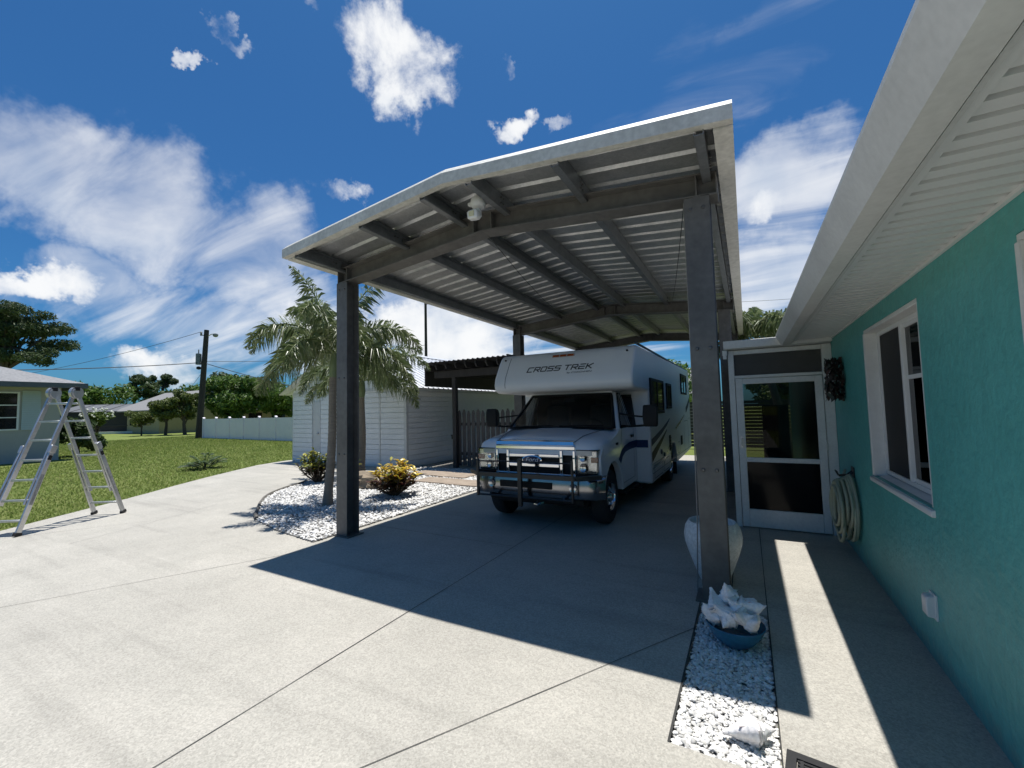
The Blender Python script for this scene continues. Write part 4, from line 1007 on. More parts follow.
for x, y, w, h, l in ((-7.35,8.85,.95,.62,'flat brown stepping slab nearest the corner of the white shed'),(-6.45,8.0,.95,.62,'flat brown stepping slab nearest the yellow croton'),
        (-6.45,8.80,.85,.62,'flat brown stepping slab in the middle, near the picket fence'),(-5.55,7.95,.90,.62,'flat brown stepping slab at the edge of the motorhome\'s concrete bay')):
    single('paver', MB().box(x-w/2,x+w/2,y-h/2,y+h/2,.004,.058), pav_m, l, 'paver', 'brown stepping slabs in the white pebbles', bevel=.012)
cro_d2 = leafmat('young_palm_leaves', ((.025,.05,.012),(.045,.08,.02),(.06,.10,.03)), rough=.45, trans=.2)
def tuft(loc, h, n, label):
    rng = random.Random(int(loc[0]*10)); t = thing('young_palm', loc, label, 'plant'); m = MB()
    for k in range(n):
        a = 6.283*k/n+rng.uniform(-.3,.3); e = rng.uniform(.35,1.3); d = Vector((math.cos(a)*math.cos(e),math.sin(a)*math.cos(e),math.sin(e)))
        p = Vector(loc)
        for j in range(16):
            q = p+d*h*(.2+.8*j/16)+Vector((0,0,-.35*h*(j/16)**2))
            for s in (-1,1):
                sv = d.cross(Vector((0,0,1))).normalized()*s; leaf_add(m, q, (sv+d*.8), h*.38*(1-.5*j/16), .03, rng, .1, .4)
        m.tube([p,p+d*h*.6+Vector((0,0,-.12*h)),p+d*h+Vector((0,0,-.35*h))],.008,4)
    obj('leaves', m, cro_d2, t); obj('stem', MB().tube([loc,(loc[0],loc[1],h*.25)],.03,6), bark, t)
tuft((-15.6,7.45,-.03),.82,13,'small young palm growing in the lawn near the driveway edge')

# ------------------------------------------------------------------ white shed, pergola, picket fence
sh = thing('white_shed', (-11.55,14,0), 'long white lap-sided shed with a ribbed white metal roof beyond the palms', 'shed')
def siding(m, p, q, z0, z1, out, lap=.16, skip=()):
    """lap boards between plan points p and q, leaning out by a thumb's width"""
    p = Vector((*p,0)); q = Vector((*q,0)); o = Vector((*out,0)); z = z0
    while z < z1-.01:
        zt = min(z+lap,z1)
        zb = zt-.019 if zt < z1-.001 else zt
        m.add([p+o*.034+Vector((0,0,z)),q+o*.034+Vector((0,0,z)),q+o*.030+Vector((0,0,zb)),p+o*.030+Vector((0,0,zb)),p+Vector((0,0,z)),q+Vector((0,0,z)),q+Vector((0,0,zb)),p+Vector((0,0,zb))],[(0,1,2,3),(4,5,1,0),(3,2,6,7)]); z += lap
x0, x1, y0, y1, hh = -14.2, -8.9, 9.62, 25.0, 2.44
lap_m = mat('white_siding', (.84,.84,.82), (.78,.78,.76), rough=.55, scale=3, fine=(25,.05))
m = MB(); m.box(x0,x1,y0,y1,0,hh)
m.prism([(x0,hh+.001),(x1,hh+.001),((x0+x1)/2,hh+1.36)],'y',y0,y1)
obj('wall_core', m, lap_m, sh)
m = MB(); siding(m,(x1,y0+.05),(x1,y1),.06,hh-.08,(1,0)); siding(m,(x0,y0),(-13.15,y0),.06,hh-.08,(0,-1)); siding(m,(-12.72,y0),(-11.12,y0),.06,hh-.08,(0,-1)); siding(m,(-11.06,y0),(x1-.05,y0),.06,hh-.08,(0,-1))
z = hh-.08
while z < hh+1.26:
    f = (z-hh)/1.36 if z > hh else 0; siding(m,(x0+2.65*f,y0),(x1-2.65*f,y0),z,z+.159,(0,-1)); z += .16
obj('lap_siding', m, lap_m, sh)
m = MB().box(x1-.05,x1+.045,y0-.045,y0+.05,0,hh).box(x0-.03,x0+.05,y0-.03,y0,0,hh).box(-11.12,-11.06,y0-.045,y0,0,hh-.1).box(-9.98,-9.92,y0-.045,y0-.030,.05,hh-.1).box(x0,x1-.06,y0-.045,y0-.034,hh-.1,hh-.01).box(x1+.034,x1+.045,y0,y1,hh-.1,hh-.01)
obj('trim_board', m, white_trim, sh)
dm = obj('door', MB().box(-13.08,-12.78,y0-.02,y0,.04,2.1).box(-12.78,-12.74,y0-.03,y0,.04,2.15).box(-13.13,-13.08,y0-.03,y0,.04,2.15), white_trim, sh)
obj('handle', MB().lathe([(.03,0),(.03,-.05),(.02,-.06)],(-12.84,y0-.02,1.0),10,'y'), alu, dm)
roof_m = mat('white_metal_roof', (.72,.73,.74), (.62,.63,.64), rough=.4, metal=.15, scale=2.5, fine=(12,.1))
m = MB(); xc = (x0+x1)/2
for s in (-1,1):
    rows = []; yy = []; y = y0-.35
    while y < y1+.3:
        for dy, dz in ((0,0),(.19,0),(.205,.03),(.235,.03),(.25,0)): yy.append((y+dy,dz))
        y += .25
    for xx, zz in ((xc,hh+1.46),(xc+s*3.0,hh-.06)): rows.append([(xx,a,zz+b) for a,b in yy])
    m.loft(rows if s > 0 else rows[::-1],caps=False,closed=False)
    m.loft([[(x,y,z-.02) for x,y,z in r] for r in (rows[::-1] if s > 0 else rows)],caps=False,closed=False)
rf = obj('roof', m, roof_m, sh)
obj('ridge_cap', MB().prism([(xc-.16,hh+1.42),(xc,hh+1.51),(xc+.16,hh+1.42),(xc,hh+1.485)],'y',y0-.36,y1+.3), roof_m, rf)
obj('eave_board', MB().box(xc+2.93,xc+2.95,y0-.33,y1+.2,hh-.16,hh-.095), white_trim, sh)
dkw = mat('charcoal_timber', (.055,.052,.05), (.038,.036,.035), rough=.75, scale=3, stretch=(6,6,1), bump=.003, bscale=12)
pg = thing('pergola', (-6.6,11,0), 'dark timber lean-to pergola beside the white shed', 'pergola')
for x, y in ((-7.56,10.25),(-5.30,10.25),(-5.30,16.6),(-5.30,22.0)): obj('post', MB().box(x-.065,x+.065,y-.065,y+.065,0,2.66 if y < 12 else 2.40), dkw, pg, bevel=.005, seg=1)
m = MB().box(-8.25,-5.06,10.15,10.20,2.66,2.86).box(-8.25,-5.06,10.30,10.35,2.66,2.86); obj('beam', m, dkw, pg)
obj('beam', MB().box(-8.80,-5.06,16.62,16.67,2.56,2.74).box(-8.80,-5.06,22.0,22.05,2.4,2.58), dkw, pg)
for k in range(10):
    x = -8.2+k*.345
    obj('rafter', MB().prism([(9.72,2.96),(9.78,2.865),(22.3,2.585),(22.3,2.75),(9.72,3.03)],'x',x-.02,x+.02), dkw, pg)
m = MB(); xs = []; obj('shade_board', MB().prism([(10.0,2.42),(10.0,2.98),(22.2,2.70),(22.2,2.42)],'x',-8.50,-8.46), dkw, pg)  # added board; its dark face stands for the shade under the pergola roof
x = -8.45
while x < -5.02:
    for dx, dz in ((0,0),(.05,.03),(.10,0)): xs.append((x+dx,dz))
    x += .16
m.loft([[(a,9.60,3.06+b) for a,b in xs],[(a,22.4,2.79+b) for a,b in xs]],caps=False,closed=False); m.loft([[(a,22.4,2.78+b) for a,b in xs],[(a,9.60,3.05+b) for a,b in xs]],caps=False,closed=False)
obj('roof_sheet', m, mat('dark_roof_sheet',(.06,.06,.06),(.045,.045,.045),rough=.5), pg)
pf = thing('picket_fence', (-6.4,10.4,0), 'dark grey wooden picket fence with pointed tops beside the motorhome', 'fence')
x = -7.72; k = 0
while x < -4.3:
    h = 1.66+.02*((k*7) % 3); m = MB().prism([(x,.05),(x+.115,.05),(x+.115,h-.11),(x+.085,h-.03),(x+.0575,h),(x+.03,h-.03),(x,h-.11)],'y',10.36,10.38)
    obj('picket', m, mat('grey_picket',(.115,.107,.102),(.08,.075,.072),rough=.8,scale=4,stretch=(6,6,1)), pf); x += .165; k += 1
obj('rail', MB().box(-7.75,-4.3,10.382,10.42,.35,.44).box(-7.75,-4.3,10.382,10.42,1.22,1.31), dkw, pf)
obj('latch', MB().box(-7.80,-7.70,10.33,10.355,.92,.95).box(-7.78,-7.75,10.335,10.355,.82,.92), black_metal, pf)

# ------------------------------------------------------------------ rear slat fence
bf = thing('slat_fence', (0,18,0), 'dark horizontal slat fence across the back yard', 'fence')
m = MB(); z = .06
while z < 1.75: m.box(-5.5,9,18,18.022,z,z+.105); z += .125
obj('slats', m, dkw, bf)
for x in (-5.5,-3.4,-1.3,.8,2.9,5.0,7.1,9.0): obj('post', MB().box(x-.05,x+.05,18.024,18.12,0,1.85), dkw, bf)
# white vinyl boundary fence
vf = thing('vinyl_fence', (-31,17.3,0), 'white vinyl panel fence across the far edge of the lawn', 'fence')
vbl = mat('pale_vinyl', (.88,.81,.86), (.83,.76,.81), rough=.5, scale=2)
ax, ay, bx, by = -38.0, 18.0, -23.2, 17.0; n = 7
for i in range(n+1):
    x, y = ax+(bx-ax)*i/n, ay+(by-ay)*i/n
    p = obj('post', MB().box(x-.065,x+.065,y-.065,y+.065,-.05,1.56), vbl, vf); obj('cap', MB().prism([(x-.08,1.561),(x+.08,1.561),(x,1.64)],'y',y-.08,y+.08), vbl, p)
    if i < n:
        u, v = ax+(bx-ax)*(i+1)/n, ay+(by-ay)*(i+1)/n; m = MB()
        for k in range(10):
            a, b = .032+.0936*k, .032+.0936*(k+1)-.003; m.bar((x+(u-x)*a,y+(v-y)*a,.78),(x+(u-x)*b,y+(v-y)*b,.78),.03,1.44)
        m.bar((x+(u-x)*.034,y+(v-y)*.034-.001,1.46),(x+(u-x)*.966,y+(v-y)*.966-.001,1.46),.05,.09).bar((x+(u-x)*.034,y+(v-y)*.034-.001,.06),(x+(u-x)*.966,y+(v-y)*.966-.001,.06),.05,.12)
        obj('panel', m, vbl, vf)

# ------------------------------------------------------------------ utility poles and wires
pole_m = mat('pole_wood', (.060,.048,.038), (.038,.031,.026), rough=.9, scale=6, stretch=(3,3,.5))
up = thing('utility_pole', (-38.6,18.0,0), 'leaning wooden utility pole with a transformer beside the white vinyl fence', 'utility pole')
PT = Vector((-38.35,18.25,8.75)); PB = Vector((-38.6,17.95,-.1))
obj('pole', MB().tube([PB,PT],[.24,.17],12), pole_m, up, smooth=True)
q = PB.lerp(PT,.73)
tr = obj('transformer', MB().lathe([(.17,-.5),(.20,-.48),(.20,.36),(.17,.40),(.04,.42)],(q.x-.33,q.y-.28,q.z+.05),14), mat('transformer_grey',(.20,.22,.22),(.15,.17,.17),rough=.5), up, smooth=True)
obj('bushing', MB().lathe([(.03,.42),(.05,.5),(.03,.58),(.05,.64),(.02,.75)],(q.x-.33,q.y-.28,q.z+.05),8), mat('insulator',(.25,.24,.22),rough=.3), tr)
obj('insulator', MB().lathe([(.06,0),(.10,.08),(.06,.14),(.09,.22),(.03,.3)],(PT.x-.30,PT.y-.25,PT.z-.42),8).bar(PT+Vector((-.34,-.3,-.45)),PT+Vector((.05,.05,-.42)),.06,.06), MATS['insulator'], up)
sl2 = obj('street_light', MB().tube([PT+Vector((0,0,-.55)),PT+Vector((.35,.2,-.35)),PT+Vector((.6,.35,-.32))],.035,6), alu, up)
obj('lamp', MB().lathe([(.05,.12),(.18,.06),(.20,-.05),(.14,-.16),(.03,-.2)],(PT.x+.62,PT.y+.36,PT.z-.40),12), MATS['transformer_grey'], sl2, smooth=True)
obj('service_bracket', MB().lathe([(.06,0),(.16,.05),(.16,.2),(.06,.26)],(q.x-.35,q.y-.25,q.z-.85),10), black_plastic, up)
p2 = thing('utility_pole', (-26.4,31.3,0), 'slim dark utility pole far behind the white shed roof', 'utility pole')
obj('pole', MB().tube([(-26.4,31.3,-.1),(-26.3,31.2,12.3)],[.16,.12],10), pole_m, p2, smooth=True)
obj('insulator', MB().lathe([(.06,12.3),(.09,12.4),(.05,12.5),(.03,12.6)],(-26.3,31.2,0),8), MATS['insulator'], p2)
wire_m = mat('wire_black', (.03,.03,.032), (.04,.04,.042), rough=.7)
def wire(a, b, sag, r, label):
    a, b = Vector(a), Vector(b); pts = [a.lerp(b,t)+Vector((0,0,-sag*4*t*(1-t))) for t in [i/20 for i in range(21)]]
    single('power_line', MB().tube(pts,r,4), wire_m, label, 'power line', 'power lines')
att = PB.lerp(PT,.70)
wire(att,(-52,-9,5.6),.9,.030,'thick sagging power line running left from the leaning pole above the lawn')
wire(att+Vector((0,0,-.05)),(-27.5,20.6,3.3),.12,.026,'thick cable dropping from the leaning pole towards the white shed')
wire(PB.lerp(PT,.71),(-26.4,31.3,8.0),.5,.018,'thin power line from the leaning pole to the slim far pole')
wire(PT+Vector((-.3,-.25,-.15)),(-70,10,5.5),.6,.018,'thin upper power line sloping down left from the top of the leaning pole')
wire((-26.35,31.25,11.9),(6,60,14),.5,.018,'thin power line running right from the slim far pole behind the carport')
wire(PB.lerp(PT,.63),(-85,36,5),.5,.016,'faint low power line going left behind the leaning pole to distant trees')

# ------------------------------------------------------------------ neighbouring buildings
nh = thing('neighbour_house', (-31,0,0), 'pale grey-green house with a hipped grey shingle roof behind the ladder', 'house')
ngr = mat('pale_green_wall', (.41,.40,.375), (.37,.365,.345), rough=.7, scale=3)
obj('wall', MB().box(-36,-26,-6,6.75,-.1,3.25), ngr, nh)
e0, e1, g0, g1, ze = -36.9, -25.15, -6.9, 7.35, 3.22
m = MB().add([(e0,g0,ze),(e1,g0,ze),(e1,g1,ze),(e0,g1,ze),(-31,-1.2,5.25),(-31,1.7,5.25)],[(0,1,4),(1,2,5,4),(2,3,5),(3,0,4,5),(3,2,1,0)])
obj('roof', m, mat('light_shingle',(.27,.27,.27),(.19,.19,.195),rough=.9,scale=10,fine=(9,.12)), nh)
fas = MB().box(e1-.02,e1+.02,g0,g1,ze-.20,ze+.012).box(e0,e1-.021,g1-.02,g1+.02,ze-.20,ze+.012); obj('fascia', fas, mat('grey_fascia',(.10,.11,.115),(.08,.09,.095),rough=.5), nh)
w = obj('window', MB().box(-26,-25.95,3.6,5.55,1.30,1.36).box(-26,-25.95,3.6,5.55,2.80,2.86).box(-26,-25.95,5.49,5.55,1.36,2.80).box(-26,-25.95,3.6,3.66,1.36,2.80).box(-26,-25.96,3.66,5.49,1.80,1.84).box(-26,-25.96,3.66,5.49,2.3,2.34), vinyl, nh)
obj('pane', MB().box(-26,-25.985,3.66,5.49,1.36,2.80), pane_dark, w)
m = MB(); z = 1.3
while z < 2.85: m.prism([(-25.999,z),(-25.95,z),(-25.97,z+.085),(-25.999,z+.085)],'y',5.62,6.15); z += .09
obj('shutter', m, mat('shutter_paint',(.50,.56,.55),(.46,.52,.51),rough=.5), nh)
# pool cage
pc = thing('pool_cage', (-67,21,0), 'dark screened pool cage with a flat-topped frame across the far lawn', 'pool enclosure')
A, Bp = Vector((-70.5,17.6,0)), Vector((-62.8,22.6,0)); dv = (Bp-A).normalized(); nv = Vector((-dv.y,dv.x,0))
def pcp(t, d, z): return A+(Bp-A)*t+nv*d+Vector((0,0,z))
bronze = mat('bronze_frame', (.03,.027,.025), (.04,.036,.033), rough=.5)
m = MB()
for i in range(6):
    m.bar(pcp(i/5,0,0),pcp(i/5,0,2.55),.10,.10); m.bar(pcp(i/5,0,2.55),pcp(i/5,3.5,3.5),.10,.10); m.bar(pcp(i/5,3.5,3.5),pcp(i/5,7,3.5),.1,.1)
for d, z in ((0,2.55),(3.5,3.5),(0,.9)): m.bar(pcp(0,d,z),pcp(1,d,z),.10,.10)
obj('frame', m, bronze, pc)
obj('screen_panel', MB().quad(pcp(0,.03,0),pcp(1,.03,0),pcp(1,.03,2.5),pcp(0,.03,2.5)), screen, pc)
obj('roof_screen', MB().quad(pcp(0,.03,2.57),pcp(1,.03,2.57),pcp(1,3.5,3.52),pcp(0,3.5,3.52)), mat('pale_screen',(.13,.135,.14),(.10,.105,.11),rough=.6), pc)
obj('pool_kerb', MB().bar(pcp(-.1,-.6,.12),pcp(1.05,-.6,.12),.3,.25), white_trim, pc)
def gable_house(loc, rot, L, D, hw, hr, wallm, roofm, label):
    t = thing('far_house', loc, label, 'house'); M = Matrix.Rotation(R(rot),3,'Z'); c = Vector(loc)
    def X(mb):
        mb.v = [tuple(c+M @ Vector(v)) for v in mb.v]; return mb
    obj('wall', X(MB().box(-L/2,L/2,-D/2,D/2,-.1,hw).prism([(-D/2,hw),(D/2,hw),(0,hr-.12)],'x',-L/2,L/2)), wallm, t)
    o = .7; ze_ = hw-(hr-hw)*o/(D/2); m = MB()
    for s in (-1,1): m.prism([(s*(D/2+o),ze_),(s*(D/2+o),ze_+.12),(0,hr+.12),(0,hr)],'x',-L/2-.5,L/2+.5)
    obj('roof', X(m), roofm, t)
    f = obj('window', X(MB().box(-L*.25,-L*.05,-D/2-.03,-D/2,.9,2.1).box(L*.1,L*.3,-D/2-.03,-D/2,.9,2.1)), pane_dark, t)
    return t
beige = mat('beige_wall', (.42,.36,.22), (.38,.32,.19), rough=.8)
gable_house((-60.5,26.6,0), 0, 9.5, 9, 2.75, 4.75, beige, shingle, 'far beige house with a grey gabled roof across the lawn')
gable_house((-60,38.5,0), 30, 9, 8, 2.8, 4.9, beige, shingle, 'distant grey roofed house half hidden behind the white vinyl fence')
gable_house((-9,34,0), 10, 12, 9, 2.6, 4.4, ngr, shingle, 'grey roofed house beyond the back yard slat fence')

# ------------------------------------------------------------------ trees
def crown_mb(clumps, n, size, rng, aspect=.5, flat=.0):
    """leaves scattered through the clumps' volumes, denser near each clump's skin"""
    mb = MB(); tot = sum(c[1][0]*c[1][1] for c in clumps)
    for c, r in clumps:
        k = int(n*r[0]*r[1]/tot)
        for _ in range(k):
            u = Vector((rng.gauss(0,1),rng.gauss(0,1),rng.gauss(0,1))).normalized(); q = rng.random()**.42
            p = c+Vector((u.x*r[0]*q,u.y*r[1]*q,u.z*r[2]*q))
            nrm = (u*.7+Vector((rng.uniform(-1,1),rng.uniform(-1,1),rng.uniform(-.5,1.)))).normalized()
            a = nrm.cross(Vector((rng.uniform(-1,1),rng.uniform(-1,1),rng.uniform(-1,1)))).normalized(); b = nrm.cross(a)
            s = size*rng.uniform(.6,1.25); a *= s; b *= s*aspect
            mb.add([p-a, p-b*.8+nrm*s*.15, p+a, p+b*.8+nrm*s*.15],[(0,1,2,3)])
    return mb
def tree(name, base, h, crown, label, seed, leafm, n=4000, size=.28, nclump=22, cr=.34, th=.35, tr_=.18, aspect=.5, cat='tree', group=None, flatz=.7, top_bias=0, limbs=9):
    """crown = (centre height fraction, half widths x, y, z)"""
    rng = random.Random(seed); t = thing(name, base, label, cat, group); b = Vector(base)
    cz, rx, ry, rz_ = crown; C = b+Vector((0,0,cz)); cl = []
    while len(cl) < nclump:
        u = Vector((rng.uniform(-1,1),rng.uniform(-1,1),rng.uniform(-1,1)))
        if u.length > 1: continue
        u = u*(.55+.45*rng.random()); k = rng.uniform(.6,1.25)*cr
        cl.append((C+Vector((u.x*rx,u.y*ry,u.z*rz_)), (rx*k,ry*k,max(rx,rz_)*k*flatz)))
    obj('crown', crown_mb(cl,n,size,rng,aspect), leafm, t)
    m = MB(); top = C+Vector((rng.uniform(-.1,.1)*rx,rng.uniform(-.1,.1)*ry,rz_*.35))
    pts = [b+Vector((0,0,-.15)), b.lerp(top,.3)+Vector((rng.uniform(-.1,.1),rng.uniform(-.1,.1),0))*tr_*4, b.lerp(top,.65)+Vector((rng.uniform(-.15,.15),rng.uniform(-.15,.15),0))*tr_*4, top]
    m.tube(pts,[tr_*1.3,tr_,tr_*.7,tr_*.25],8)
    for c, r in rng.sample(cl, min(limbs,len(cl))):
        a = b.lerp(top, rng.uniform(th,.8)); m.tube([a, a.lerp(c,.5)+Vector((0,0,.1*(c-a).length)), c],[tr_*.45,tr_*.3,tr_*.1],5)
    obj('trunk', m, bark, t)
    return t
lv_dark = leafmat('leaves_dark', ((.035,.065,.018),(.055,.09,.026),(.08,.12,.036)), rough=.55, trans=.3)
lv_mid = leafmat('leaves_mid', ((.06,.12,.02),(.10,.175,.032),(.15,.235,.05)), rough=.5, trans=.4)
lv_lite = leafmat('leaves_light', ((.07,.12,.02),(.12,.18,.035),(.18,.24,.06)), rough=.5, trans=.3)
lv_olive = leafmat('leaves_olive', ((.085,.12,.03),(.13,.165,.045),(.18,.21,.07)), rough=.5, trans=.35)
lv_pine = leafmat('needles', ((.04,.07,.024),(.07,.105,.036),(.105,.14,.055)), rough=.6, trans=.25)
tree('pine_tree',(-72,14.2,0),17.5,(11.6,5.4,5.4,4.6),'tall dark spreading pine rising behind the neighbour\'s hipped roof',51,lv_pine,17000,.25,34,.26,.45,.38,.35,flatz=.5,limbs=22)
tree('pine_tree',(-101,36,0),10.4,(8.0,3.2,3.2,2.2),'distant round topped pine left of the beige house roof',52,lv_pine,2600,.40,12,.34,.5,.25,.4,flatz=.6)
tree('pine_tree',(-102.5,41,0),11.5,(9.2,2.3,2.3,2.0),'distant thin open pine right above the beige house roof',53,lv_pine,1500,.38,9,.34,.5,.22,.4,flatz=.7)
tree('broad_tree',(-48.6,26.6,0),6.3,(3.9,4.6,4.4,2.35),'big rounded bright green tree behind the white vinyl fence',54,lv_mid,11000,.26,40,.27,.25,.25,.5)
tree('oak_tree',(-66,33.5,0),8.4,(5.8,3.8,3.8,2.4),'dark oak crown rising behind the rounded bright green tree',55,lv_dark,4200,.36,24,.30,.4,.3,.5)
tree('broad_tree',(-52,32.8,0),6.2,(4.0,4.6,4.2,2.0),'darker tree right of the rounded bright green tree, behind the fence',56,lv_mid,4200,.32,22,.30,.3,.25,.5)
tree('ornamental_tree',(-50.4,20.5,0),4.2,(2.6,1.75,1.7,1.45),'multi stemmed olive green tree standing on the far lawn left of its taller twin',57,lv_olive,4200,.17,20,.30,.2,.12,.45)
tree('ornamental_tree',(-48.6,21.4,0),4.9,(2.9,2.0,1.8,1.75),'taller olive green tree on the far lawn beside the utility pole',58,lv_olive,5200,.17,22,.30,.2,.14,.45)
tree('lawn_shrub',(-52.3,19.3,0),2.8,(1.75,1.5,1.4,.95),'small sparse shrub on the far lawn in front of the pool cage',59,lv_olive,2400,.15,15,.32,.15,.06,.45,cat='shrub')
tree('dark_shrub',(-27.4,7.75,0),2.3,(1.15,1.0,.95,1.05),'dark leafy shrub against the corner of the pale green house',60,lv_dark,3600,.13,16,.36,.1,.07,.5,cat='shrub')
fl = tree('flowering_shrub',(-31.2,9.55,0),2.6,(1.78,.62,.6,.40),'pale green flowering shrub beyond the ladder with white blossoms',61,lv_lite,1800,.13,14,.36,.25,.07,.5,cat='shrub')
rng = random.Random(62); m = MB()
for i in range(46):
    u = Vector((rng.gauss(0,1),rng.gauss(0,1),abs(rng.gauss(0,1)))).normalized(); p = Vector((-31.2,9.55,1.80))+Vector((u.x*.72,u.y*.72,u.z*.50)); m.blob(p,.05,6,4,.3,2)
obj('blossom', m, mat('blossom_white',(.72,.72,.62),(.62,.62,.50),rough=.7), fl)
hz = [(-104,20,6.4,5.2,lv_mid,'distant bushy tree just right of the ladder top behind the pool cage'),(-103,26,6.0,5.0,lv_olive,'distant olive tree behind the left end of the pool cage'),(-101,31,6.6,5.0,lv_mid,'distant tree behind the right end of the pool cage'),
      (-98,40,6.0,4.6,lv_dark,'distant dark tree behind the beige house ridge'),(-92,47,6.8,5.4,lv_mid,'distant green tree immediately left of the leaning utility pole'),(-84,49,6.6,5.0,lv_dark,'distant dark tree behind the leaning utility pole'),
      (-72,52,6.6,5.4,lv_mid,'distant tree behind the right shoulder of the rounded green tree'),(-110,10,7.0,5.0,lv_dark,'distant dark tree low behind the pale green house'),(-60,55,6.5,5.4,lv_olive,'distant tree beyond the vinyl fence near the white shed')]
for i, (x, y, h, r, lm, lab) in enumerate(hz):
    h *= 1.42; r *= 1.25
    tree('distant_tree',(x,y,0),h,(h*.56,r,r,h*.42),lab,70+i,lm,3200,.46,18,.32,.3,.2,.5,group='trees along the horizon')
for i, (x, y, h, r, lm, lab) in enumerate(((1.4,23.5,4.3,1.9,lv_lite,'yellow green tree over the slat fence, seen through the screen door'),(-4.2,25.5,4.6,2.6,lv_mid,'green tree behind the slat fence near the motorhome\'s tail'),(6.5,26,5.0,3.0,lv_mid,'green tree behind the house beyond the slat fence'))):
    tree('yard_tree',(x,y,0),h,(h*.6,r,r,h*.36),lab,90+i,lm,3200,.17,18,.33,.25,.12,.5)

# ------------------------------------------------------------------ sky, sun, camera
ELEV, AZ = R(82.0), R(-22.8)      # high noon sun, slightly behind the carport and to the left
w = bpy.data.worlds.new('World'); scn.world = w; w.use_nodes = True; N, L = w.node_tree.nodes, w.node_tree.links
bg = N['Background']; bg.inputs['Strength'].default_value = .085
sky = N.new('ShaderNodeTexSky'); sky.sky_type = 'NISHITA'; sky.sun_disc = False; sky.sun_elevation = ELEV; sky.sun_rotation = AZ
sky.air_density = 1.0; sky.dust_density = 1.0; sky.ozone_density = 3.0
def M_(op, a, b=None, c=None, clamp=False):
    n = N.new('ShaderNodeMath'); n.operation = op; n.use_clamp = clamp
    for i, v in enumerate((a,b,c)):
        if v is None: continue
        if isinstance(v,(int,float)): n.inputs[i].default_value = v
        else: L.new(v, n.inputs[i])
    return n.outputs[0]
def SS(x, a, b, lo=0, hi=1):
    n = N.new('ShaderNodeMapRange'); n.interpolation_type = 'SMOOTHSTEP'; L.new(x, n.inputs[0])
    for i, q in enumerate((a,b,lo,hi)): n.inputs[i+1].default_value = q
    return n.outputs[0]
tc = N.new('ShaderNodeTexCoord'); D = tc.outputs['Generated']
def VM(op, a, b):
    n = N.new('ShaderNodeVectorMath'); n.operation = op
    for i, v in enumerate((a,b)):
        if isinstance(v,tuple): n.inputs[i].default_value = v
        else: L.new(v, n.inputs[i])
    return n
def NZ(vec, s, d, r, dist=0):
    n = N.new('ShaderNodeTexNoise'); n.inputs['Scale'].default_value = s; n.inputs['Detail'].default_value = d; n.inputs['Roughness'].default_value = r; n.inputs['Distortion'].default_value = dist
    L.new(vec, n.inputs['Vector']); return n
fb = NZ(D, 7.5, 9, .60, .25).outputs['Fac']
